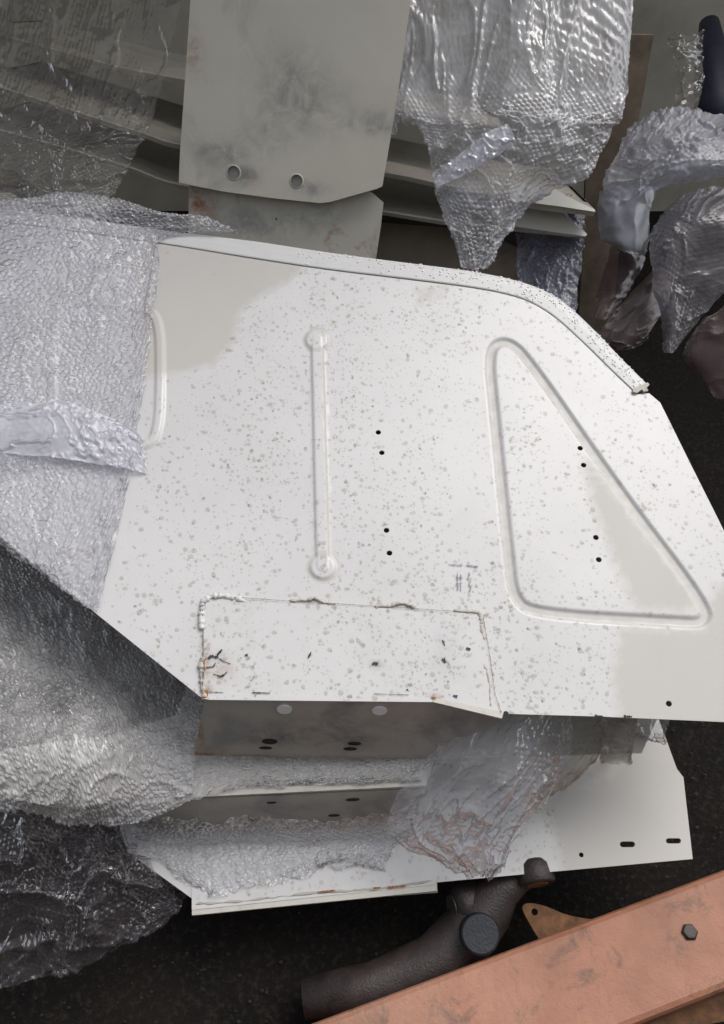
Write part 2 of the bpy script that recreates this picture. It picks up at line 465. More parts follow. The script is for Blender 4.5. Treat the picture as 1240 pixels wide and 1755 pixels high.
    f = np.stack([idx[:-1, :-1], idx[:-1, 1:], idx[1:, 1:], idx[1:, :-1]], -1).reshape(-1, 4)
    me = bpy.data.meshes.new(name)
    me.vertices.add(len(v)); me.vertices.foreach_set('co', v.astype(np.float32).ravel())
    me.loops.add(f.size); me.loops.foreach_set('vertex_index', f.ravel().astype(np.int32))
    me.polygons.add(len(f)); me.polygons.foreach_set('loop_start', np.arange(0, f.size, 4, dtype=np.int32))
    me.update(calc_edges=True); me.validate(); me.shade_smooth()
    o = link(name, me, mat)
    if parent is not None:
        o.parent = parent; o.matrix_parent_inverse = parent.matrix_world.inverted()
    else: tag(o, label, cat, group)
    return o

# ------------------------------------------------------------------ the yard (setting)
def ground_mesh():
    n = 120; xs = np.linspace(-1, 1, n); ax = np.sign(xs) * (np.abs(xs) ** 2.2) * 12
    X, Y = np.meshgrid(ax, ax + 1.0)
    Z = fbm(X * 3, Y * 3, 3) * .008 - .008
    v = np.stack([X, Y, Z], -1).reshape(-1, 3); idx = np.arange(n * n).reshape(n, n)
    f = np.stack([idx[:-1, :-1], idx[:-1, 1:], idx[1:, 1:], idx[1:, :-1]], -1).reshape(-1, 4)
    return mesh('ground', v.tolist(), f.tolist(), True)
struct(link('ground', ground_mesh(), M_ground))
# gravel and grit lying on the ground
def pebbles(n, x0, x1, y0, y1, rmin, rmax):
    v = []; f = []
    for i in range(n):
        cx = random.uniform(x0, x1); cy = random.uniform(y0, y1); r = rmin + (rmax - rmin) * random.random() ** 3
        ph = random.random() * 6; b = len(v)
        for lz, lr in ((-.3, .8), (.25, 1), (.7, .6)):
            for k_ in range(6):
                q = lr * r * random.uniform(.8, 1.2); a = ph + k_ * math.pi / 3
                v.append((cx + q * math.cos(a), cy + q * math.sin(a) * .8, r * lz * .7))
        for L in range(2):
            for k_ in range(6):
                f.append((b + L * 6 + k_, b + L * 6 + (k_ + 1) % 6, b + L * 6 + 6 + (k_ + 1) % 6, b + L * 6 + 6 + k_))
        f.append(tuple(b + 12 + k_ for k_ in range(6)))
    return mesh('gravel', v, f, True)
g = stuff(link('gravel', pebbles(5200, -.9, 1.1, .0, 1.4, .0008, .0045), flat('dark_gravel', (.02, .0175, .0155), .9, 0, .7, 60)))
g['label'] = 'dark wet grit and small stones on the ground'; g['category'] = 'gravel'
o = struct(link('back_wall', box((-4, 3.0, -.05), (4, 3.2, 3.4)), M_wall))
o = struct(link('added_blocker_wall', box((-5, -1.6, -.05), (5, -1.4, 3.2)), M_blocker))  # unseen wall, added to cut skylight from the camera side
o = struct(link('added_shade_roof', box((-4, 2.05, 2.35), (.45, 3.4, 2.42)), M_blocker))  # unseen roof, added to keep the rear stack in shade

exec_parts = True
# ================================================================== MAIN FENDER
TILT = 18
M0 = CAM + fwd * 1.45
FM = Frame(M0, (1, 0, 0), (0, math.cos(R(TILT)), math.sin(R(TILT))))
inner = smooth_line([(-60, 372), (120, 395), (276, 417), (420, 440), (560, 461), (700, 478), (800, 491), (860, 502), (905, 516), (950, 543), (1000, 588), (1045, 632), (1086, 671)], 5)
outer = smooth_line([(-60, 352), (120, 372), (290, 396), (430, 413), (570, 434), (700, 451), (800, 464), (872, 478), (925, 495), (968, 520), (1018, 566), (1062, 612), (1110, 660)], 5)
main_ol = [(-60, 872), (31, 945), (345, 1196), (358, 1199), (740, 1203), (862, 1223), (1030, 1228), (1300, 1240), (1300, 1030), (1209, 847), (1131, 690), (1112, 674)]
pl_in = [(x, y + 1.7) for x, y in inner]
main_uv = FM.uvs(main_ol) + FM.uvs([(1092, 676)] + list(reversed(pl_in)))
px = 1.0 / FPX * 1.42
tri = FM.uvs(chaikin([(845, 590), (872, 584), (905, 615), (1060, 840), (1212, 1040), (1205, 1068), (1165, 1066), (915, 1052), (880, 1025), (872, 960), (845, 690), (838, 620)], 3))
oval = FM.uvs(chaikin([(120, 515), (245, 528), (272, 545), (275, 640), (272, 740), (250, 770), (120, 770), (90, 745), (90, 540)], 3))
b0, b1 = FM.uv(543, 583), FM.uv(553, 972)
def relief(x, y):
    d1 = seg_d(x, y, b0, b1) - 7 * px
    d2 = np.minimum(np.hypot(x - b0[0], y - b0[1]), np.hypot(x - b1[0], y - b1[1]))
    h = .0046 * (1 - sstep(1 * px, 7 * px, d1))
    h = np.maximum(h, .0036 * (1 - sstep(17 * px, 26 * px, d2)))
    dt = poly_d(x, y, tri, True)
    h = h - .0042 * (1 - sstep(4.5 * px, 12 * px, dt))
    do = poly_d(x, y, oval, True)
    h = h + .0040 * (1 - sstep(4 * px, 12 * px, do))
    # hand-worn sheet: very slight waviness
    h = h + .0012 * fbm(x * 5, y * 5, 77, 2)
    return h
def near(x, y):
    a = np.minimum(seg_d(x, y, b0, b1), np.minimum(np.hypot(x - b0[0], y - b0[1]), np.hypot(x - b1[0], y - b1[1])) - 14 * px)
    a = np.minimum(a, np.minimum(poly_d(x, y, tri, True), poly_d(x, y, oval, True)))
    return a - 16 * px
dryA = FM.uvs([(240, 380), (300, 405), (530, 452), (492, 484), (440, 512), (410, 535), (402, 585), (365, 625), (300, 640), (230, 650)])
dryB = FM.uvs([(1000, 800), (1012, 790), (1200, 1030), (1170, 1050), (1090, 1045), (1050, 960), (1020, 880)])
dryC = FM.uvs([(1065, 1075), (1200, 1078), (1230, 1000), (1320, 1000), (1320, 1260), (1060, 1240), (1050, 1150)])
dryD = FM.uvs([(715, 495), (765, 490), (750, 510), (718, 525)])
def sd_poly(x, y, p, s):
    d = poly_d(x, y, p, True); ins = inpoly(x, y, p)
    return np.clip(.5 + np.where(ins, d, -d) / s, 0, 1)
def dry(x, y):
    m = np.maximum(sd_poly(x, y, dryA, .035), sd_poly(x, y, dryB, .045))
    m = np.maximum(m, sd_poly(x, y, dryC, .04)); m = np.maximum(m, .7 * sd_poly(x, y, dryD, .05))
    # greyer traces along the pressed shapes
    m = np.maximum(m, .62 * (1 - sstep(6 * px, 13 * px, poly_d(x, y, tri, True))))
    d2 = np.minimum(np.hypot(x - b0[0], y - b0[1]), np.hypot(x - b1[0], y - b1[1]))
    m = np.maximum(m, .75 * (1 - sstep(2 * px, 6 * px, np.hypot(0, seg_d(x, y, (b0[0] + 11 * px, b0[1] - .02), (b1[0] + 10 * px, b1[1] + .02))))))  # shade of the bead's right shoulder, painted into the colour
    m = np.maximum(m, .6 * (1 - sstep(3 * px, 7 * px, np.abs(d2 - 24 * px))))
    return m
holes_px = [(648, 741), (654, 776), (662, 909), (667, 948), (994, 768), (1000, 797), (1021, 921), (1026, 959), (1146, 1206)]
hl = [circ(FM.uv(*h), 5.0 * px, 14, .95) for h in holes_px]
fender = thing('fender', 'large off-white fender beaded with water, topmost of the front stack', 'fender', FM.at(345, 1196, -.1))
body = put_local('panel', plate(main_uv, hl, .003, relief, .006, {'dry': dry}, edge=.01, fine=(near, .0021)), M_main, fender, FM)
# rolled edge strip along the top
def strip_rows(inn, out, fr, prof):
    rows = []
    for (t, h, ex) in prof:
        r = []
        for a, b in zip(inn, out):
            ua = Vector(fr.uv(*a)); ub = Vector(fr.uv(*b)); d = (ub - ua)
            q = ua + d * t + d.normalized() * ex
            r.append(fr.w(q.x, q.y, h))
        rows.append(r)
    return rows
prof = [(0, -.012, 0), (0, .0012, 0), (.05, .0022, 0), (.5, .0028, 0), (.9, .0022, 0), (1, .0002, 0), (1, -.006, .002), (1, -.05, .004), (1, -.11, .004), (.9, -.11, 0), (.9, -.012, 0)]
rl = put('rolled_edge', loft(strip_rows(inner, outer, FM, prof), True, False, True), M_brk, fender)
rl.data.attributes.new('x', 'FLOAT', 'POINT') if False else None
# torn end of the rolled edge
v = []
tear = [(1083, 669), (1094, 664), (1108, 658), (1111, 662), (1106, 667), (1109, 672), (1102, 674), (1098, 670), (1090, 676), (1083, 674)]
put_local('torn_end', plate(FM.uvs(tear), (), .005, None, .01, top=.006), M_weld, rl, FM)
# bracket plate welded on top of the panel
brk_ol = [(349, 1034), (352, 1028), (400, 1026), (500, 1033), (640, 1041), (822, 1053), (826, 1060), (838, 1130), (846, 1190), (860, 1228), (742, 1203), (350, 1199)]
bplate = put_local('bracket_plate', plate(FM.uvs(brk_ol), (), .009, lambda x, y: .0006 * fbm(x * 12, y * 12, 5), .006, {'rust': blobs(FM, [(352, 1188, 7, 10, 1), (378, 1150, 14, 12, .35), (744, 1197, 8, 4, .8), (352, 1140, 4, 20, .5)]), 'smudge': blobs(FM, [(375, 1125, 12, 8, .5), (760, 1115, 14, 26, .25), (645, 1140, 8, 5, .6)])}, top=.0035), M_brk, fender, FM)
# chamfered lip along the right end
put_local('bracket_lip', plate(FM.uvs([(740, 1196), (862, 1221), (859, 1232), (742, 1204)]), (), .010, None, .05, top=.0045), M_edge, bplate, FM)
put_local('bracket_lip', plate(FM.uvs([(352, 1190), (740, 1196), (741, 1204), (351, 1200)]), (), .008, None, .05, top=.0042), M_brk, bplate, FM)
# weld and filler beads on the seam
def bead(pts, r, fr, h, mat, parent, name='weld_bead', amp=.5, sd=1):
    pp = smooth_line(pts, 8); rr = random.Random(sd)
    P3 = [fr.at(x + rr.uniform(-1, 1), y + rr.uniform(-1, 1), h) for x, y in pp]
    rad = [r * (1 + rr.uniform(-amp, amp)) * (.25 if i in (0, len(pp) - 1) else 1) for i in range(len(pp))]
    return put(name, tube(P3, rad, 7, True), mat, parent)
bead([(347, 1080), (345, 1062), (347, 1045), (350, 1030), (372, 1022), (392, 1024), (420, 1030)], .0050, FM, .002, M_brk, bplate, sd=3)
bead([(495, 1031), (525, 1029), (540, 1026), (555, 1034), (575, 1036)], .0024, FM, .003, M_weld, bplate, sd=4)
bead([(640, 1040), (665, 1040), (690, 1034), (712, 1043)], .0028, FM, .003, M_weld, bplate, sd=5)
bead([(776, 1047), (815, 1050), (823, 1058), (824, 1075), (829, 1097)], .0030, FM, .0025, M_weld, bplate, sd=6)
bead([(829, 1140), (838, 1168), (840, 1212)], .0016, FM, .003, M_weld, bplate, sd=8)
bead([(349, 1128), (345, 1145), (346, 1165), (350, 1190), (352, 1200)], .0044, FM, .002, M_weld, bplate, sd=7)
# (marks) in the paint: thin flakes lying on it
def chips(polys, fr, h, mat, parent, name):
    v = []; f = []
    for pl in polys:
        b = len(v)
        for x, y in pl: v.append(fr.at(x, y, h))
        f.append(tuple(range(b, b + len(pl))))
    return stuff(put(name, mesh(name, v, f), mat, parent))
def stroke(pts, wd, rr=random.Random(5)):
    out = []
    for (x0, y0), (x1, y1) in zip(pts[:-1], pts[1:]):
        n = max(1, int(math.hypot(x1 - x0, y1 - y0) / 3))
        for i in range(n):
            a = (x0 + (x1 - x0) * i / n, y0 + (y1 - y0) * i / n); b = (x0 + (x1 - x0) * (i + 1) / n, y0 + (y1 - y0) * (i + 1) / n)
            L = math.hypot(b[0] - a[0], b[1] - a[1]) + 1e-6; nx, ny = -(b[1] - a[1]) / L, (b[0] - a[0]) / L
            w0 = wd * rr.uniform(.35, 1.2); w1 = wd * rr.uniform(.35, 1.2)
            out.append([(a[0] + nx * w0, a[1] + ny * w0), (b[0] + nx * w1, b[1] + ny * w1), (b[0] - nx * w1, b[1] - ny * w1), (a[0] - nx * w0, a[1] - ny * w0)])
    return out
S1 = stroke([(357, 1130), (363, 1125), (372, 1128), (375, 1120), (379, 1118)], 2.2) + stroke([(374, 1128), (382, 1134), (396, 1139)], 1) + stroke([(354, 1145), (366, 1144), (370, 1137)], 1)
S1 += stroke([(366, 1156), (378, 1160), (384, 1158), (390, 1152)], 1.2) + stroke([(378, 1161), (384, 1158)], 2.0) + stroke([(381, 1114), (373, 1124)], 2)
S1 += stroke([(528, 1129), (533, 1119)], 1.6) + stroke([(420, 1124), (425, 1124)], 1.8)
S1 += stroke([(637, 1140), (642, 1137), (647, 1140)], 2.6) + stroke([(757, 1098), (760, 1103), (761, 1108)], 1.6) + stroke([(757, 1130), (762, 1137), (761, 1128)], 2)
S1 += stroke([(798, 1113), (804, 1112), (802, 1116)], 2.0) + stroke([(776, 1193), (783, 1195)], 2.4) + stroke([(696, 1183), (699, 1183)], 1.8)
chips(S1, FM, .0052, M_scr, bplate, 'paint_chips')
chips(stroke([(349, 1034), (352, 1027), (400, 1025), (500, 1032), (640, 1040), (822, 1052)], .55) + stroke([(827, 1060), (839, 1130), (847, 1190), (858, 1222)], .7) + stroke([(348, 1036), (348, 1196)], .8), FM, .0058, flat('seam_dirt', (.20, .18, .15), .8), bplate, 'seam_dirt')
chips(stroke([(360, 1187), (384, 1188)], .7) + stroke([(432, 1188), (463, 1189)], 1.1) + stroke([(640, 1190), (700, 1192)], .5), FM, .0056, M_scr, bplate, 'scratch')
S2 = stroke([(768, 968), (792, 970)], .8) + stroke([(798, 969), (819, 972)], 1.2)
S2 += stroke([(803, 982), (804, 986), (801, 992), (806, 996), (803, 1002), (807, 1008), (804, 1014)], 1.2)
S2 += stroke([(783, 984), (784, 1012)], .9) + stroke([(789, 985), (789, 1014)], .8) + stroke([(780, 991), (793, 991)], .7) + stroke([(781, 1001), (792, 1000)], .7)
chips(S2, FM, .0022, flat('faded_marker_ink', (.25, .27, .31), .7), body, 'marker_scribble')
chips([dens(circ((866, 1224), 5), 3)] + stroke([(1018, 1227), (1032, 1229)], 2) + stroke([(1040, 1230), (1044, 1230)], 1.6) + stroke([(1068, 1228), (1082, 1229)], 2.6), FM, .0026, M_black, body, 'edge_chips')
chips(stroke([(352, 1184), (356, 1190), (350, 1197)], 3) + stroke([(349, 1188), (347, 1200)], 2) + stroke([(352, 1150), (350, 1136), (354, 1128)], 1.3) + stroke([(738, 1196), (746, 1198)], 1.6), FM, .0060, M_rust, bplate, 'rust_spots')
# flange hanging down from the bracket
fo = FM.at(350, 1199, -.004)
FF = Frame(fo, FM.at(742, 1203, -.004) - fo, Vector((0, .16, .98)))
fl_ol = [(350, 1200), (742, 1204), (858, 1231), (806, 1262), (748, 1299), (540, 1298), (332, 1294)]
hf = [circ(FF.uv(487, 1215), .011, 12), circ(FF.uv(650, 1217), .011, 12)]
slots = []; _s = [circ(FF.uv(455, 1281), .011, 10, .35), circ(FF.uv(600, 1283), .011, 10, .35), circ(FF.uv(462, 1270), .013, 10, .6), circ(FF.uv(607, 1274), .011, 10, .35)]
flange = put_local('flange', plate(FF.uvs(fl_ol), slots, .007, lambda x, y: .001 * fbm(x * 9, y * 9, 3), .008, {'rust': blobs(FF, [(345, 1290, 30, 9, .8), (420, 1297, 60, 4, .7), (340, 1250, 5, 40, .8), (600, 1300, 120, 4, .6), (800, 1290, 30, 20, .6)]), 'smudge': blobs(FF, [(470, 1262, 60, 20, .9), (600, 1270, 50, 18, .8), (560, 1240, 90, 16, .5), (760, 1240, 60, 30, .6)])}), M_fl, fender, FF)
for q in ((487, 1215), (650, 1217)):
    put_local('hole_light_disc', plate(circ(FF.uv(*q), .012, 14, .9), (), .004, None, .05, top=.0022), M_white, flange, FF)  # pale disc painted for light showing through a flange hole

for q, rx, ry in (((455, 1281), .011, .36), ((600, 1283), .011, .36), ((462, 1270), .013, .6), ((607, 1274), .011, .4)):
    put_local('slot_shade_disc', plate(circ(FF.uv(*q), rx * 1.02, 12, ry), (), .002, None, .05, top=.0012), M_black, flange, FF)  # inner darkness of a slot, painted as a black disc
# ---- water drops, a joined mesh of thousands of little domes
def drops(fr, ok, n, rmin, rmax, hfun, seed=1, big=1.0, box_=None):
    r = random.Random(seed); v = []; f = []
    x0, y0, x1, y1 = box_; T = 0; made = 0; pts = []
    while made < n and T < n * 12:
        T += 1
        a = r.uniform(x0, x1); b = r.uniform(y0, y1)
        if not ok(a, b, r): continue
        u, w_ = fr.uv(a, b)
        rad = (rmin + (rmax - rmin) * min(1, r.expovariate(4.2)))
        pts.append((u, w_, rad)); made += 1
    U = np.array(pts); H = hfun(U[:, 0], U[:, 1])
    for (u, w_, rad), h0 in zip(pts, H):
        b = len(v); asp = r.uniform(.85, 1.18); ph = r.random()
        for lr, lh in ((1, 0.0), (.86, .06), (.5, .10)):
            for k_ in range(8):
                t = ph + k_ * math.pi / 4; v.append((u + rad * lr * asp * math.cos(t), w_ + rad * lr * math.sin(t) / asp, h0 + .0002 + lh * rad * .8))
        for L in range(2):
            for k_ in range(8):
                f.append((b + L * 8 + k_, b + L * 8 + (k_ + 1) % 8, b + L * 8 + 8 + (k_ + 1) % 8, b + L * 8 + 8 + k_))
        f.append(tuple(b + 16 + k_ for k_ in range(8)))
    return mesh('drops', v, f, True)
main_poly = main_ol + [(1092, 676)] + list(reversed(pl_in))
wrapedge = [(240, 380), (262, 500), (255, 640), (235, 700), (225, 830), (175, 1040)]
DN = lambda x, y: float(fbm(np.array([x / 60.]), np.array([y / 130.]), 12)[0])
brk_uv = FM.uvs(brk_ol)
def ok_main(a, b, r):
    if not inpoly(np.array([a]), np.array([b]), main_poly)[0]: return False
    lx = np.interp(b, [p_[1] for p_ in wrapedge], [p_[0] for p_ in wrapedge])
    if a < lx + 12: return False
    for h in holes_px:
        if math.hypot(a - h[0], b - h[1]) < 9: return False
    u, w_ = FM.uv(a, b)
    d = float(dry(np.array([u]), np.array([w_]))[0])
    if d > .5 and r.random() < .985: return False
    dens_ = .6 + .7 * DN(a, b)
    if b < 700: dens_ *= 1.25
    if a > 930: dens_ *= .6
    if a < 420 : dens_ *= .55
    return r.random() < max(.05, dens_)
def top_h(x, y):
    return relief(x, y) + np.where(inpoly(x, y, brk_uv), .0038, 0)
dm = put_local('water_drops', drops(FM, ok_main, 5600, .0011, .0046, top_h, 3, 1, (180, 400, 1260, 1226)), M_drop, body, FM); stuff(dm)
# beads of water sitting on the rolled edge
def edge_drops():
    r = random.Random(9); v = []; f = []
    for _ in range(380):
        i = r.randrange(18, len(inner) - 1); t = r.random(); a = Vector(inner[i]).lerp(Vector(inner[i + 1]), t); b = Vector(outer[i]).lerp(Vector(outer[i + 1]), t)
        q = r.random() ** .6; c_ = a.lerp(b, q); rad = r.uniform(.0009, .0024) * (1.0 if q < .85 else 1.2)
        h = np.interp(q, [0, .06, .5, .85, 1], [.0012, .0022, .0028, .0022, .0002]); ctr = FM.at(c_[0], c_[1], h)
        bm = bmesh.new(); bmesh.ops.create_icosphere(bm, subdivisions=1, radius=rad, matrix=Matrix.Translation(ctr)); b_ = len(v)
        v += [x.co.copy() for x in bm.verts]; f += [tuple(b_ + x.index for x in fc.verts) for fc in bm.faces]; bm.free()
    return mesh('edge_drops', v, f, True)
k = N('water_bead'); p = k.n('BsdfPrincipled'); p.inputs['Base Color'].default_value = (.78, .775, .76, 1); p.inputs['Roughness'].default_value = .25; k.l(p.outputs[0], k.out.inputs[0]); M_bead = k.m
stuff(put('water_beads', edge_drops(), M_bead, rl))

# ================================================================== SECOND FENDER (under the main one)
B0 = P(250, 1372, 1.448); B1 = P(730, 1349, 1.438)
FB = Frame(B0, B1 - B0, (0, math.cos(R(12)), math.sin(R(12))))
fender2 = thing('fender', 'second fender of the front stack, squeezed below the topmost one under wrap', 'fender', B0 - Vector((0, 0, .1)), )
b_ol = [(95, 1384), (250, 1370), (730, 1348), (745, 1300), (1100, 1290), (1150, 1180), (340, 1120), (300, 1225), (180, 1262), (60, 1275), (-80, 1300), (-80, 1345)]
put_local('panel', plate(FB.uvs(b_ol), (), .003, lambda x, y: .001 * fbm(x * 6, y * 6, 8), .03, top=-.003), M_low, fender2, FB)
bp2 = put_local('bracket_plate', plate(FB.uvs([(246, 1371), (731, 1347), (725, 1240), (248, 1240)]), (), .009, None, .05, top=.004), M_edge, fender2, FB)
FBf = Frame(FB.at(250, 1372, -.002) + Vector((0, .004, 0)), B1 - B0, (0, .14, .98))
sl2 = [circ(FBf.uv(435, 1405), .012, 10, .3), circ(FBf.uv(572, 1397), .011, 10, .3), circ(FBf.uv(604, 1370), .012, 10, .3), circ(FBf.uv(465, 1374), .009, 10, .3)]
fl2 = put_local('flange', plate(FBf.uvs([(246, 1374), (730, 1352), (728, 1362), (655, 1406), (450, 1416), (248, 1422)]), (), .007, lambda x, y: .001 * fbm(x * 9, y * 9, 13), .012, {'rust': blobs(FBf, [(450, 1414, 150, 5, .7), (650, 1404, 30, 8, .6)]), 'smudge': blobs(FBf, [(500, 1385, 100, 14, .6)])}), M_fl, fender2, FBf)

for q, rr_ in (((435, 1405), .011), ((572, 1397), .010), ((604, 1370), .012), ((465, 1375), .008)):
    put_local('slot_shade_disc', plate(circ(FBf.uv(*q), rr_, 12, .3), (), .002, None, .05, top=.0016), M_black, fl2, FBf)  # black disc painted for the shaded inside of a slot
# ================================================================== THIRD FENDER (lowest)
C0 = P(330, 1545, 1.50)
FC = Frame(C0, P(748, 1512, 1.495) - C0, (0, math.cos(R(9)), math.sin(R(9))))
fender3 = thing('fender', 'lowest fender of the front stack with two slots by its right corner', 'fender', C0 - Vector((0, 0, .12)))
c_ol = [(205, 1418), (218, 1460), (330, 1541), (748, 1512), (1187, 1472), (1171, 1332), (1160, 1318), (1130, 1236), (1090, 1150), (1000, 1180), (340, 1240), (190, 1370)]
slotC = []
for (cx, cy, l, hh) in ((1075, 1447, 13, 5.0), (1154, 1441, 13, 4.6)):
    pts = [(cx + sx * (l - hh) + hh * math.cos(a), cy + hh * math.sin(a)) for sx, a0 in ((1, -90), (-1, 90)) for a in [R(a0 + 30 * i) for i in range(7)]]
    slotC.append(FC.uvs(pts))
triC = FC.uvs([(560, 1362), (940, 1352), (1000, 1343), (1035, 1325), (1052, 1300), (1056, 1260)])
def reliefC(x, y):
    return .004 * (1 - sstep(6 * px, 14 * px, poly_d(x, y, triC))) + .001 * fbm(x * 5, y * 5, 21, 2)
dryC3 = FC.uvs([(925, 1380), (1010, 1300), (1250, 1200), (1250, 1500), (960, 1500), (955, 1440)])
pC = put_local('panel', plate(FC.uvs(c_ol), slotC + [circ(FC.uv(996, 1465), .0042, 12)], .004, reliefC, .008, {'dry': lambda x, y: sd_poly(x, y, dryC3, .04)}), M_main, fender3, FC)
bp3 = put_local('bracket_plate', plate(FC.uvs([(329, 1560), (329, 1415), (700, 1395), (742, 1500), (747, 1516)]), (), .004, None, .05, top=.0035), M_brk, fender3, FC)
put_local('bracket_lip', plate(FC.uvs([(329, 1552), (748, 1509), (749, 1527), (329, 1569)]), (), .010, None, .03, top=.002, jit=.0), M_edge, bp3, FC)
bead([(335, 1550), (420, 1544), (520, 1533), (600, 1527), (660, 1522), (742, 1510)], .0020, FC, .003, M_weld, bp3, sd=12)
FCf = Frame(FC.at(329, 1562, -.008), P(748, 1512, 1.495) - C0, (0, -.6, .8))
u1 = FCf.uv(749, 1526)[0]
put_local('flange', plate([(0, 0), (u1, 0), (u1 - .08, -.11), (0, -.11)], (), .006, None, .05), M_fl, fender3, FCf)
c_poly = c_ol
def ok_C(a, b, r):
    if not (inpoly(np.array([a]), np.array([b]), [(335, 1440), (742, 1440), (742, 1506), (335, 1545)])[0] or inpoly(np.array([a]), np.array([b]), [(750, 1300), (955, 1380), (975, 1480), (750, 1508)])[0]): return False
    return r.random() < .8
cb_uv = FC.uvs([(329, 1568), (329, 1415), (700, 1395), (742, 1500), (748, 1526)])
stuff(put_local('water_drops', drops(FC, ok_C, 420, .0013, .0048, lambda x, y: reliefC(x, y) + np.where(inpoly(x, y, cb_uv), .0036, 0), 6, 1, (330, 1300, 980, 1545)), M_drop, pC, FC))
# dirt blobs on the lip
chips(stroke([(545, 1530), (575, 1527)], 1.6) + stroke([(640, 1523), (652, 1522)], 2) + stroke([(665, 1522), (695, 1519)], 1.8), FC, .0074, M_rust, bp3, 'rust_spots')

# ================================================================== REAR STACK
WD = Vector((0, .95, -.33))           # rear fenders slope down away from the camera
def rear_fender(front, s0, depth, mat, label, lip=.014, fl=None, flmat=None, holes=(), grp=None):
    t = thing('fender', label, 'fender', P(front[len(front) // 2][0], front[len(front) // 2][1], s0))
    fp = smooth_line(front, 5)
    e = [P(a, b, s0) for a, b in fp]
    n = len(e)
    rows = [[q + Vector((0, .0, -lip)) for q in e], [q + Vector((0, -.003, -lip * .2)) for q in e], [q for q in e], [q + WD * .01 + Vector((0, 0, .001)) for q in e]]
    for k_ in range(1, 8):
        rows.append([q + WD * (depth * k_ / 7) + Vector((0, 0, .012 * math.sin(k_ * .9 + i * .05))) for i, q in enumerate(e)])
    rows += [[q + Vector((0, 0, -.004)) for q in rows[-1]], [q + WD * .01 + Vector((0, 0, -.004)) for q in e], [q + Vector((0, .004, -lip)) for q in e]]
    put('panel', loft(rows, True, False, True), mat, t)
    return t
rear2 = rear_fender([(-60, 205), (100, 248), (223, 285), (306, 314), (480, 335), (655, 360), (770, 378), (880, 388), (1004, 400)], 2.12, .55, M_back, 'lower rear fender with a rust-stained flange, behind the topmost front fender')
rear1 = rear_fender([(-60, 128), (88, 175), (240, 224), (308, 245), (480, 268), (655, 292), (745, 310), (900, 345), (1019, 360)], 2.04, .55, M_back, 'upper rear fender with two round holes in its hanging flange', lip=.016)
rear0 = rear_fender([(-60, 40), (100, 85), (240, 120), (480, 160), (700, 190), (860, 215)], 2.10, .6, M_back, 'highest rear fender, mostly hidden by the wrap at the back')
# hanging flanges of the rear fenders
def rear_flange(o_px, s, ol, holes, mat, parent, pitch_n=33, th=.008, spots=None):
    FR = Frame(P(*o_px, s), (1, 0, 0), (0, math.sin(R(pitch_n)), math.cos(R(pitch_n))))
    hs = [circ(FR.uv(*h), r_, 18) for h, r_ in holes]
    ol = FR.uvs(ol)
    at = {}
    if spots: at = {a: blobs(FR, b) for a, b in spots.items()}
    return put_local('flange', plate(ol, hs, th, lambda x, y: .0028 * fbm(x * 6, y * 6, 31), .01, at), mat, parent, FR), FR
fa, FRa = rear_flange((480, 335), 1.965, [(330, -60), (712, -60), (680, 172), (655, 319), (647, 323), (566, 346), (548, 348), (470, 340), (380, 328), (306, 313), (308, 262)], [((400, 296), .0145), ((508, 310), .0135)], M_back, rear1, spots={'smudge': [(375, 262, 40, 18, .9), (420, 300, 25, 16, .9), (450, 240, 60, 30, .4), (530, 322, 30, 12, .9), (520, 180, 80, 40, .5), (640, 210, 60, 20, .6), (500, 130, 50, 50, .5)], 'rust': [(428, 304, 8, 4, .5), (330, 90, 15, 30, .5)]})
fb, FRb = rear_flange((480, 400), 2.02, [(323, 300), (600, 300), (628, 322), (657, 347), (652, 390), (640, 470), (323, 470)], [((473, 375), .0022)], M_backr, rear2, spots={'rust': [(340, 350, 18, 20, 1.0), (330, 335, 12, 18, .7), (360, 370, 16, 16, .4)], 'smudge': [(430, 385, 70, 30, .8), (550, 370, 60, 30, .6)]})
# inside walls seen through the two bolt holes
for h, r_ in (((400, 296), .0145), ((508, 310), .0135)):
    c3 = FRa.at(h[0], h[1], 0)
    rows = [[c3 + FRa.U * (q * math.cos(a)) + FRa.V * (q * math.sin(a)) + FRa.N * z_ for a in [2 * math.pi * i / 18 for i in range(19)]] for q, z_ in ((r_ * 1.01, .0022), (r_ * 1.22, .0018), (r_ * 1.24, .0002))]
    put('hole_rim', loft(rows, False, True), M_back, fa)
    bk = put('nut', tube([c3 - FRa.N * .028, c3 - FRa.N * .013], [.019, .019], 6), M_fl, fa)
# pointed ends on the right
for nm, par, ol, s in (('corner', rear1, [(868, 306), (905, 316), (948, 322), (975, 338), (1019, 359), (1020, 363), (955, 353), (875, 343)], 2.03), ('corner', rear2, [(850, 350), (930, 352), (965, 364), (985, 385), (1006, 401), (1003, 405), (930, 395), (850, 383)], 2.11)):
    F_ = Frame(P(950, 340, s), (1, 0, -.02), (0, math.sin(R(62)), math.cos(R(62))))
    put_local('turned_corner', plate(F_.uvs(ol), (), .005, None, .03), M_low, par, F_)
# third rear piece low down
F_ = Frame(P(800, 430, 2.25), (1, 0, 0), (0, math.sin(R(45)), math.cos(R(45))))
t = thing('fender', 'brown-shaded fender piece lowest in the rear pile, behind the curved edge', 'fender', P(800, 470, 2.25))
put_local('panel', plate(F_.uvs([(640, 380), (780, 392), (855, 410), (896, 428), (880, 500), (640, 500)]), (), .004, None, .04), flat('brown_primer', (.17, .145, .105), .55, 0, .3, 6), t, F_)
put_local('edge_fold', plate(F_.uvs([(792, 470), (888, 427), (897, 429), (880, 470), (860, 500)]), (), .004, None, .04, top=.006), M_brown, t, F_)
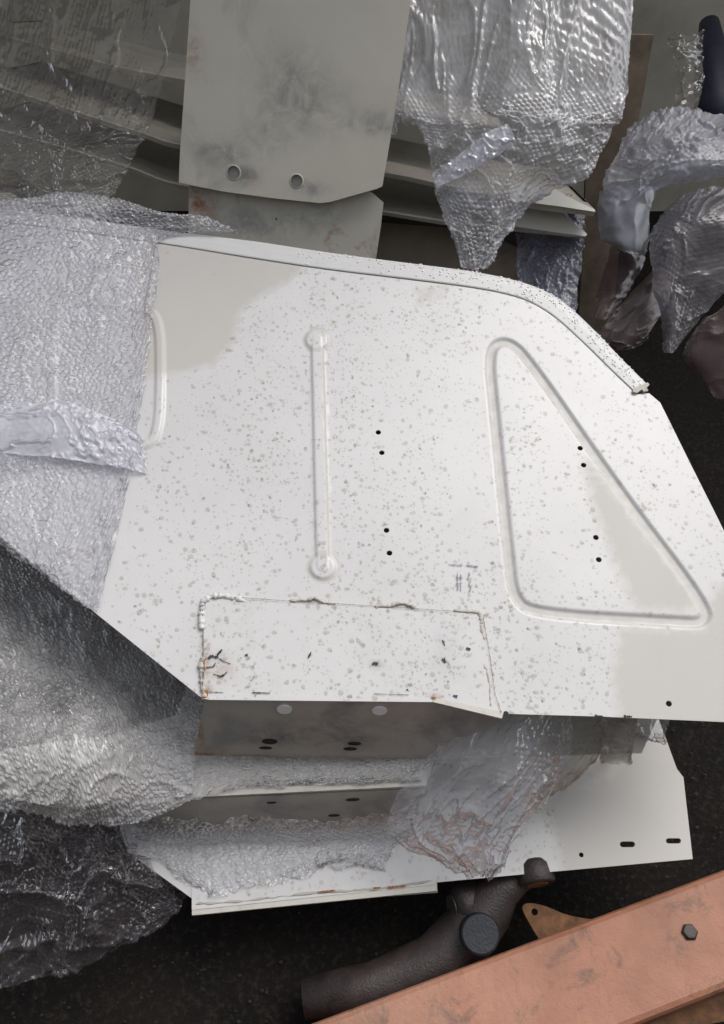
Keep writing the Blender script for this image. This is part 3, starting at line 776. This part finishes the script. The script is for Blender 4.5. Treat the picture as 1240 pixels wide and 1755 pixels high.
# pale panel wedge at the far left
t = thing('fender', 'beige fender corner at the left edge beside the black gap', 'fender', P(20, 380, 1.95))
F_ = Frame(P(40, 350, 1.95), (1, 0, 0), (0, math.sin(R(40)), math.cos(R(40))))
put_local('panel', plate(F_.uvs([(-60, 330), (20, 330), (70, 372), (110, 400), (-60, 430)]), (), .004, None, .04), M_back, t, F_)
F2_ = Frame(P(40, 320, 1.99), (1, 0, 0), (0, math.sin(R(40)), math.cos(R(40))))
put_local('edge_bar', plate(F2_.uvs([(-60, 285), (20, 290), (88, 345), (70, 378), (-60, 330)]), (), .012, None, .04), flat('dull_brown_bar', (.09, .075, .06), .6), t, F2_)
# brown board standing upright on the right
F_ = Frame(P(1040, 400, 2.45), (1, 0, 0), (0, math.sin(R(12)), math.cos(R(12))))
o = put_local('brown_board', plate(F_.uvs([(1040, 60), (1120, 60), (1085, 260), (1062, 420), (1040, 640), (985, 640), (1000, 420), (1004, 280)]), (), .02, lambda x, y: .004 * fbm(x * 9, y * 9, 61), .02), M_brown, None, F_)
tag(o, 'stained brown board standing upright right of the pointed fender ends', 'board')
F_ = Frame(P(1040, 560, 2.35), (1, 0, 0), (0, math.sin(R(12)), math.cos(R(12))))

# ================================================================== BUBBLE WRAP
def L(fr): return lambda x, y, h=0.01: fr.at(x, y, h)
m = L(FM)
# 1 over the left end of the main fender
net = [[P(-60, 352, 1.74), P(40, 362, 1.72), P(110, 346, 1.70), P(200, 345, 1.69), P(290, 372, 1.69), P(350, 377, 1.68), P(404, 402, 1.665)],
       [m(-60, 380, .05), m(50, 380, .055), m(120, 370, .055), m(195, 370, .042), m(262, 382, .026), m(325, 386, .016), m(396, 403, .010)],
       [m(-60, 410, .05), m(45, 410, .055), m(115, 402, .055), m(175, 402, .04), m(222, 404, .022), m(258, 408, .012), m(282, 410, .007)],
       [m(-60, 480, .05), m(40, 480, .05), m(110, 470, .045), m(170, 470, .03), m(215, 470, .018), m(250, 465, .008), m(274, 460, .004)],
       [m(-60, 560, .045), m(30, 560, .045), m(90, 560, .035), m(150, 560, .022), m(200, 560, .012), m(235, 560, .006), m(262, 556, .005)],
       [m(-60, 640, .04), m(30, 640, .035), m(90, 640, .025), m(150, 640, .015), m(200, 640, .010), m(230, 640, .008), m(252, 642, .006)],
       [m(-60, 735, .03), m(30, 735, .025), m(90, 735, .018), m(145, 735, .012), m(185, 735, .008), m(215, 735, .005), m(236, 735, .003)],
       [m(-60, 830, .03), m(30, 830, .024), m(80, 830, .016), m(130, 830, .010), m(170, 830, .006), m(200, 825, .004), m(222, 825, .002)],
       [m(-60, 872, .03), m(30, 940, .018), m(70, 955, .014), m(105, 960, .008), m(140, 955, .005), m(170, 945, .004), m(196, 940, .002)],
       [m(-60, 880, .005), m(30, 950, .003), m(65, 977, .003), m(95, 1001, .003), m(122, 1022, .003), m(146, 1040, .003), m(170, 1054, .002)]]
wrap('bubble_wrap', net, M_film, 'grey bubble wrap covering the left end of the topmost fender', fold=.007, crease=.004, fscale=6, seed=2, floor=.0005, bh=.0034, step=.0018, jitter=.28)
# 2 tape band
net = [[m(-60, 705, .035), m(60, 706, .032), m(120, 703, .028), m(170, 718, .02), m(205, 728, .014), m(232, 742, .010)],
       [m(-60, 735, .04), m(60, 735, .036), m(120, 735, .034), m(170, 745, .024), m(215, 752, .016), m(246, 762, .008)],
       [m(-60, 760, .038), m(60, 768, .034), m(120, 768, .030), m(170, 772, .022), m(215, 778, .013), m(250, 785, .006)],
       [m(-60, 785, .036), m(50, 792, .030), m(110, 797, .026), m(165, 802, .018), m(215, 808, .010), m(251, 813, .004)]]
wrap('packing_tape', net, M_tape, 'crumpled whitish packing tape band across the left bubble wrap', 'packing tape', step=.002, fold=.003, crease=.006, fscale=16, bh=.0009, pitch=.011, seed=5, ragged=.003, popped=.5, floor=.001)
# 3 lower left, hanging from below the main fender over the second one
net = [[P(-60, 840, 1.66), P(60, 930, 1.64), P(150, 1000, 1.62), P(240, 1070, 1.60), P(330, 1150, 1.55), P(420, 1210, 1.52)],
       [P(-60, 960, 1.58), P(50, 1010, 1.58), P(140, 1050, 1.57), P(220, 1110, 1.56), P(290, 1170, 1.54), P(350, 1210, 1.52)],
       [P(-60, 1080, 1.50), P(50, 1110, 1.50), P(130, 1140, 1.51), P(200, 1170, 1.52), P(270, 1200, 1.51), P(345, 1235, 1.50)],
       [P(-60, 1200, 1.43), P(50, 1210, 1.43), P(120, 1215, 1.44), P(190, 1225, 1.46), P(250, 1250, 1.47), P(335, 1265, 1.475)],
       [P(-60, 1300, 1.38), P(50, 1290, 1.37), P(110, 1290, 1.38), P(180, 1290, 1.40), P(245, 1300, 1.43), P(333, 1305, 1.45)],
       [P(-60, 1370, 1.40), P(50, 1370, 1.39), P(110, 1362, 1.39), P(170, 1372, 1.40), P(240, 1366, 1.43), P(330, 1350, 1.44)],
       [P(-60, 1395, 1.44), P(40, 1385, 1.43), P(90, 1400, 1.43), P(160, 1412, 1.43), P(235, 1408, 1.44), P(330, 1372, 1.44)]]
wrap('bubble_wrap', net, M_film_low, 'bubble wrap at lower left, shaded above and bright below, beside the folded flange', fold=.012, crease=.006, fscale=5, seed=8, bh=.0034, step=.0017, jitter=.32, pitch=.0085)
# 4 over second fender
b_ = L(FB)
net = [[b_(244, 1240, .02), b_(330, 1255, .02), b_(450, 1262, .02), b_(560, 1262, .02), b_(660, 1262, .02), b_(760, 1268, .03)],
       [b_(246, 1300, .014), b_(330, 1300, .012), b_(450, 1300, .012), b_(560, 1300, .012), b_(660, 1300, .014), b_(745, 1300, .02)],
       [b_(246, 1345, .012), b_(330, 1335, .009), b_(450, 1330, .008), b_(560, 1330, .008), b_(650, 1330, .010), b_(720, 1332, .012)],
       [b_(246, 1388, .010), b_(330, 1372, .009), b_(400, 1356, .008), b_(500, 1348, .007), b_(620, 1344, .007), b_(722, 1340, .007)]]
wrap('bubble_wrap', net, M_film_white, 'strip of bubble wrap squeezed between the two dark flanges', fold=.004, crease=.004, fscale=10, seed=11, floor=.0005, bh=.0034, step=.0017, jitter=.32, pitch=.0085)
# 5 over the third fender
c_ = L(FC)
net = [[P(232, 1400, 1.46), P(330, 1404, 1.475), P(430, 1404, 1.48), P(530, 1402, 1.48), P(620, 1398, 1.48), P(720, 1385, 1.46)],
       [c_(236, 1440, .012), c_(330, 1445, .010), c_(430, 1440, .010), c_(530, 1440, .010), c_(610, 1435, .012), c_(700, 1430, .02)],
       [c_(280, 1480, .006), c_(340, 1485, .008), c_(430, 1480, .008), c_(530, 1470, .008), c_(610, 1462, .009), c_(670, 1465, .012)],
       [c_(322, 1515, .004), c_(365, 1532, .005), c_(430, 1522, .005), c_(520, 1505, .005), c_(560, 1484, .005), c_(655, 1492, .005)]]
wrap('bubble_wrap', net, M_film_white, 'ragged bubble wrap sheet lying over the lowest fender bracket', fold=.004, crease=.003, fscale=10, seed=14, floor=.0005, ragged=.012, bh=.0034, step=.0017, jitter=.32, pitch=.0085)
# 6 big pointed hanging piece right of centre
net = [[P(735, 1290, 1.42), P(790, 1250, 1.40), P(850, 1225, 1.40), P(900, 1222, 1.39), P(950, 1222, 1.40), P(990, 1225, 1.42)],
       [P(700, 1330, 1.41), P(770, 1310, 1.39), P(830, 1300, 1.38), P(885, 1300, 1.37), P(935, 1300, 1.39), P(975, 1300, 1.42)],
       [P(665, 1400, 1.42), P(730, 1390, 1.40), P(790, 1380, 1.38), P(850, 1380, 1.37), P(895, 1382, 1.38), P(935, 1378, 1.43)],
       [P(680, 1440, 1.43), P(735, 1445, 1.41), P(785, 1440, 1.395), P(835, 1440, 1.39), P(870, 1435, 1.39), P(882, 1425, 1.41)],
       [P(760, 1478, 1.455), P(785, 1482, 1.44), P(810, 1490, 1.425), P(835, 1485, 1.415), P(852, 1478, 1.41), P(862, 1470, 1.41)],
       [P(800, 1497, 1.46), P(812, 1501, 1.45), P(822, 1505, 1.44), P(831, 1507, 1.435), P(838, 1506, 1.435), P(844, 1503, 1.43)]]
wrap('bubble_wrap', net, M_film_thin, 'pointed end of bubble wrap hanging over the lowest fender', fold=.014, crease=.009, fscale=8, bh=.0017, step=.0019, popped=.4, jitter=.15, pitch=.010, seed=19, rot=.9, gdir=(1.4, .5))
# 7 thinner sheet to the right with a rolled end
net = [[P(930, 1222, 1.43), P(985, 1222, 1.425), P(1040, 1224, 1.42), P(1088, 1226, 1.425)],
       [P(925, 1290, 1.43), P(975, 1285, 1.43), P(1015, 1275, 1.42), P(1045, 1268, 1.43)],
       [P(905, 1350, 1.44), P(945, 1345, 1.44), P(985, 1330, 1.44), P(1015, 1300, 1.44)],
       [P(880, 1385, 1.455), P(920, 1372, 1.455), P(960, 1350, 1.455), P(990, 1325, 1.455)]]
wrap('bubble_wrap', net, M_film_grey, 'thin greyish wrap sheet below the fender right of the pointed end', fold=.006, crease=.005, fscale=9, seed=23, bh=.0010, popped=.5)
tub = []
for (py_, cx, r_) in ((1215, 1063, 27), (1250, 1060, 27), (1285, 1058, 26), (1308, 1056, 25)):
    s_ = 1.405
    row = []
    for i in range(9):
        a = 2 * math.pi * i / 8
        row.append(P(cx + r_ * math.cos(a), py_ + 3 * math.sin(a), s_ - .02 * math.sin(a)))
    tub.append(row)
wrap('rolled_wrap', tub, M_film_grey, 'rolled tube end of clear wrap hanging below the fender edge', fold=.002, crease=.003, fscale=20, seed=27, bh=.001, step=.0018)
# 8 blue-white crumpled wrap at right behind the main fender lower edge
net = [[P(1080, 1215, 1.47), P(1110, 1215, 1.47), P(1142, 1215, 1.47)], [P(1088, 1250, 1.46), P(1115, 1250, 1.455), P(1142, 1248, 1.46)], [P(1110, 1262, 1.47), P(1128, 1270, 1.465), P(1143, 1275, 1.47)]]
wrap('bubble_wrap', net, M_film, 'small scrap of bubble wrap on the right edge of the lowest fender', fold=.004, crease=.008, fscale=20, seed=29)
# 9 dark wraps on the ground bottom left
net = [[P(-60, 1385, 1.50), P(40, 1385, 1.50), P(110, 1402, 1.50), P(180, 1410, 1.52), P(240, 1410, 1.55)],
       [P(-60, 1450, 1.46), P(40, 1440, 1.45), P(110, 1440, 1.48), P(170, 1460, 1.50), P(235, 1468, 1.54)],
       [P(-60, 1520, 1.44), P(40, 1510, 1.44), P(110, 1500, 1.48), P(190, 1490, 1.48), P(270, 1500, 1.53)],
       [P(-60, 1590, 1.46), P(40, 1580, 1.45), P(120, 1575, 1.47), P(210, 1560, 1.48), P(320, 1530, 1.54)],
       [P(-60, 1700, 1.46), P(40, 1680, 1.46), P(120, 1660, 1.48), P(200, 1620, 1.49), P(280, 1590, 1.51)]]
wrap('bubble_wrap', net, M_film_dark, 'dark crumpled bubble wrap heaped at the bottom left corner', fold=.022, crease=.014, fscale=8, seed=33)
# 10 top left translucent sheet
net = [[P(-60, -80, 2.0), P(60, -80, 2.0), P(180, -80, 2.0), P(330, -80, 2.0)],
       [P(-60, 190, 1.93), P(60, 190, 1.92), P(160, 195, 1.92), P(262, 200, 1.94)],
       [P(-60, 260, 1.90), P(60, 265, 1.89), P(140, 270, 1.89), P(235, 258, 1.92)],
       [P(-20, 350, 1.87), P(70, 345, 1.86), P(130, 350, 1.86), P(200, 325, 1.90)],
       [P(60, 400, 1.84), P(110, 395, 1.83), P(140, 392, 1.83), P(175, 370, 1.87)]]
wrap('bubble_wrap', net, M_film_dim, 'dusty see-through bubble wrap hanging at the top left corner', fold=.010, crease=.008, fscale=6, seed=37, step=.0026, pitch=.011, bh=.002)
# 11 over top of the rear flange
net = [[P(460, -80, 1.96), P(560, -80, 1.95), P(640, -80, 1.95), P(720, -80, 1.96)],
       [P(480, 130, 1.95), P(560, 130, 1.945), P(640, 130, 1.945), P(695, 130, 1.95)],
       [P(505, 190, 1.952), P(560, 205, 1.948), P(620, 222, 1.948), P(680, 230, 1.95)]]
wrap('bubble_wrap', net, M_film_hang, 'scrap of bubble wrap over the upper part of the holed flange', fold=.004, crease=.006, fscale=12, seed=41, step=.0026, floor=0, bh=.002)
# 12 tall hanging bunch in the top middle
net = [[P(665, -90, 1.93), P(740, -90, 1.90), P(820, -90, 1.88), P(900, -90, 1.86), P(980, -90, 1.88), P(1090, -90, 1.92)],
       [P(680, 170, 1.92), P(745, 170, 1.89), P(820, 160, 1.86), P(900, 160, 1.84), P(975, 170, 1.87), P(1066, 175, 1.91)],
       [P(715, 215, 1.92), P(755, 225, 1.88), P(825, 220, 1.85), P(900, 225, 1.83), P(970, 230, 1.86), P(1045, 225, 1.90)],
       [P(738, 275, 1.92), P(775, 285, 1.88), P(830, 285, 1.85), P(890, 285, 1.84), P(950, 290, 1.87), P(1010, 290, 1.91)],
       [P(748, 325, 1.92), P(785, 335, 1.89), P(835, 345, 1.87), P(875, 345, 1.88), P(930, 310, 1.90), P(975, 318, 1.92)],
       [P(762, 370, 1.91), P(790, 380, 1.89), P(830, 385, 1.885), P(860, 385, 1.90), P(893, 372, 1.92), P(915, 345, 1.94)],
       [P(778, 415, 1.90), P(796, 422, 1.89), P(816, 425, 1.89), P(832, 424, 1.90), P(846, 418, 1.915), P(858, 408, 1.93)],
       [P(790, 455, 1.89), P(797, 462, 1.885), P(804, 465, 1.885), P(811, 463, 1.89), P(818, 460, 1.90), P(824, 455, 1.91)]]
wrap('bubble_wrap', net, M_film_hang, 'tall bunch of bubble wrap hanging to a point in front of the rear fenders', fold=.020, crease=.011, fscale=6, seed=43, step=.0024, pitch=.0115, rot=.12, bh=.0030, jitter=.06, gdir=(1.2, .8))
# white taped fold across it
net = [[P(738, 298, 1.87), P(780, 270, 1.85), P(820, 240, 1.83), P(870, 212, 1.82)], [P(745, 312, 1.865), P(790, 285, 1.845), P(832, 258, 1.825), P(880, 228, 1.815)], [P(752, 325, 1.87), P(796, 302, 1.85), P(838, 276, 1.83), P(884, 246, 1.82)]]
wrap('packing_tape', net, M_tape, 'creased clear tape slanting across the hanging bubble wrap bunch', 'packing tape', step=.002, fold=.004, crease=.006, fscale=18, bh=.0008, seed=47, ragged=.003)
# 13 bluish hanging sheet behind
net = [[P(870, 330, 2.22), P(915, 335, 2.20), P(960, 335, 2.19), P(1002, 340, 2.20)], [P(885, 400, 2.20), P(920, 405, 2.18), P(960, 405, 2.17), P(999, 410, 2.18)],
       [P(885, 460, 2.16), P(918, 470, 2.15), P(955, 470, 2.14), P(992, 475, 2.15)], [P(890, 540, 2.12), P(920, 550, 2.11), P(950, 555, 2.10), P(980, 560, 2.11)]]
wrap('bubble_wrap', net, film('bubble_film_bluish', .42, (.82, .82, .9), .4, .25, (.46, .47, .58)), 'bluish bubble wrap hanging below the pointed fender ends', fold=.010, crease=.010, fscale=9, seed=53, step=.0028, pitch=.012)
# 14 right bunch: bag-like arch
net = [[P(1075, 215, 2.20), P(1120, 190, 2.16), P(1170, 190, 2.14), P(1215, 198, 2.13), P(1290, 195, 2.15)],
       [P(1062, 255, 2.14), P(1110, 240, 2.08), P(1160, 235, 2.05), P(1215, 240, 2.04), P(1290, 240, 2.06)],
       [P(1040, 300, 2.12), P(1095, 290, 2.05), P(1150, 280, 2.02), P(1215, 280, 2.00), P(1290, 280, 2.02)],
       [P(1030, 350, 2.12), P(1075, 345, 2.07), P(1120, 320, 2.06), P(1205, 308, 2.06), P(1290, 300, 2.08)]]
wrap('bubble_wrap', net, film('bubble_film_bluewhite', .50, (.85, .86, .92), .18, .45, (.68, .69, .76), .6), 'blue-white wrap arching over the top right corner', fold=.014, crease=.010, fscale=9, seed=59, step=.003, pitch=.012, bh=.0022)
net = [[P(1030, 330, 2.13), P(1060, 325, 2.10), P(1095, 320, 2.10), P(1125, 322, 2.12)], [P(1026, 370, 2.12), P(1055, 365, 2.08), P(1085, 365, 2.09), P(1112, 360, 2.12)],
       [P(1032, 405, 2.12), P(1058, 410, 2.09), P(1085, 415, 2.10), P(1110, 412, 2.13)], [P(1055, 420, 2.13), P(1072, 432, 2.11), P(1088, 438, 2.12), P(1104, 438, 2.14)]]
wrap('plastic_sheet', net, film('plastic_film_grey', .8, (.8, .8, .86), .35, .4, (.36, .37, .41)), 'grey plastic sheet hanging below the blue-white wrap', 'plastic sheet', fold=.010, crease=.004, fscale=5, seed=61, step=.003, bh=0)
net = [[P(1160, 345, 2.14), P(1190, 325, 2.12), P(1230, 320, 2.12), P(1290, 320, 2.12)], [P(1115, 400, 2.10), P(1150, 395, 2.07), P(1195, 390, 2.06), P(1290, 380, 2.06)],
       [P(1118, 470, 2.08), P(1145, 470, 2.05), P(1180, 465, 2.05), P(1290, 450, 2.06)], [P(1130, 540, 2.06), P(1150, 545, 2.04), P(1175, 540, 2.05), P(1220, 520, 2.07)],
       [P(1136, 600, 2.05), P(1145, 606, 2.04), P(1155, 600, 2.05), P(1165, 585, 2.07)]]
wrap('bubble_wrap', net, film('film_mauve', .65, (.72, .68, .72), .2, .45, (.22, .205, .22)), 'dusky mauve wrap hanging down the right edge', fold=.014, crease=.004, fscale=5, seed=67, step=.003, pitch=.012, bh=.0016)
net = [[P(1050, 415, 2.2), P(1080, 425, 2.18), P(1108, 440, 2.2)], [P(1030, 480, 2.2), P(1055, 490, 2.18), P(1080, 495, 2.2)], [P(1012, 540, 2.18), P(1030, 548, 2.16), P(1046, 540, 2.18)]]
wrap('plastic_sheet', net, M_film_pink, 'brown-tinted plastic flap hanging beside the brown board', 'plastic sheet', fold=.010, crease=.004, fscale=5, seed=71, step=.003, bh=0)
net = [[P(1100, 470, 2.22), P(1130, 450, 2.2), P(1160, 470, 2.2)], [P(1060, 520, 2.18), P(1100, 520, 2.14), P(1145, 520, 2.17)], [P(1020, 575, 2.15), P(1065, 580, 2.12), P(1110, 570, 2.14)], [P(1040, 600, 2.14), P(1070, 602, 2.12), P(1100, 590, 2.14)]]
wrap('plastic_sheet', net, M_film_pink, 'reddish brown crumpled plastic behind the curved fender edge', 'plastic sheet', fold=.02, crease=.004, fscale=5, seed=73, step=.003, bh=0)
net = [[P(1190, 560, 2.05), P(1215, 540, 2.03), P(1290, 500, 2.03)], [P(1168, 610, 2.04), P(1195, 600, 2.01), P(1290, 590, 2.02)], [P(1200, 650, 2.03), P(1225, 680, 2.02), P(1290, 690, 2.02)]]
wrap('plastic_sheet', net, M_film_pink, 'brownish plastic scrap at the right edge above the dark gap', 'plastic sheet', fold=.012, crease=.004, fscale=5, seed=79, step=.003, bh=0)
net = [[P(1140, 60, 2.5), P(1170, 60, 2.48), P(1200, 60, 2.5)], [P(1160, 130, 2.4), P(1180, 130, 2.38), P(1205, 130, 2.4)], [P(1150, 205, 2.25), P(1170, 205, 2.24), P(1195, 190, 2.25)]]
wrap('plastic_sheet', net, M_film_dim, 'pale twisted plastic tail above the blue-white wrap', 'plastic sheet', fold=.010, crease=.012, fscale=9, seed=83, step=.003, bh=0)
o = link('dark_tarpaulin', tube([P(1215, 40, 2.6), P(1220, 110, 2.55), P(1225, 180, 2.5), P(1250, 230, 2.5)], [.03, .05, .06, .05], 14), flat('navy_tarpaulin', (.012, .014, .035), .5))
tag(o, 'dark navy bundle in the top right corner behind the wrap', 'tarpaulin')

# ================================================================== STEEL PARTS bottom right
GZ = -CAM.z
def gp(px_, py_, z):      # point on a level plane
    r = ray(px_, py_); return CAM + r * ((z - CAM.z) / r.z)
t = thing('steel_arm', 'dark brown cast steel arm with a round boss end at the lowest fender edge', 'machine part', gp(850, 1580, 0))
put('arm', tube([gp(912, 1500, .15), gp(890, 1503, .15), gp(862, 1522, .14), gp(835, 1556, .12), gp(800, 1600, .10), gp(740, 1650, .08), gp(640, 1690, .07), gp(520, 1710, .06)], [.020, .027, .034, .048, .052, .046, .040, .034], 24, True, .8), M_cast, t)
c0 = gp(914, 1484, .175); c0b = gp(921, 1516, .172); ax = (c0b - c0).normalized()
bs = put('boss', tube([c0 - ax * .012, c0 - ax * .008, c0, c0b - ax * .004, c0b], [.018, .027, .0315, .033, .030], 28), M_cast, t)
put('bore', tube([c0b - ax * .001, c0b + ax * .0015], [.019, .019], 20), M_castrust, bs)
c1 = gp(785, 1552, .12); ax2 = Vector((-.93, -.25, .25)).normalized()
sh = put('shaft_collar', tube([c1 - ax2 * .05, c1, c1 + ax2 * .006, c1 + ax2 * .012], [.036, .036, .031, .018], 24), M_cast, t)
put('washer', tube([c1 + ax2 * .012, c1 + ax2 * .015], [.020, .020], 18), flat('dull_steel', (.07, .07, .07), .4, .5), sh)
c2 = gp(822, 1602, .16)
put('collar', tube([c2 + Vector((0, .01, -.03)), c2 + Vector((0, 0, .004)), c2 + Vector((0, -.001, .008))], [.034, .034, .030], 24), flat('blue_grey_steel', (.018, .020, .026), .45, .2), t)
t = thing('rusty_lug', 'rusty pointed steel lug with a hole beside the orange beam', 'machine part', gp(930, 1590, 0))
Fl = Frame(gp(930, 1570, .12), (1, 0, 0), (0, 1, .25))
put_local('lug_plate', plate(Fl.uvs(chaikin([(890, 1548), (925, 1548), (985, 1575), (1120, 1583), (1300, 1600), (1300, 1760), (1000, 1760), (930, 1620), (905, 1580)], 2)), [circ(Fl.uv(916, 1563), .006, 12)], .012, lambda x, y: .001 * fbm(x * 30, y * 30, 5), .01), M_castrust, t, Fl)
# orange beam
t = thing('orange_beam', 'chipped orange painted steel beam crossing the bottom right corner', 'beam', gp(1180, 1600, 0))
a = gp(930, 1716, .10); b = gp(1330, 1562, .13)
dirv = (b - a).normalized(); sid = dirv.cross(Vector((0, 0, 1))).normalized(); upb = sid.cross(dirv)
rows = []
sec = [(-.085, -.09), (-.088, -.085), (-.088, .048), (-.084, .056), (-.076, .060), (.076, .060), (.084, .056), (.088, .048), (.088, -.085), (.085, -.09)]
for tt in [-.5, -.2, 0, .1, .2, .3, .4, .5, .6]:
    wdt = .95
    rows.append([a + dirv * tt + sid * (x * wdt) + upb * (y * wdt) for x, y in sec])
bb = put('beam_body', loft(rows, False, False), M_orange, t)
q = gp(1182, 1597, .178)
bt = put('bolt', tube([q - Vector((0, 0, .03)), q - Vector((0, 0, .008)), q - Vector((0, 0, .0079)), q, q + Vector((0, 0, .003))], [.022, .022, .014, .014, .011], 6), M_cast, t)
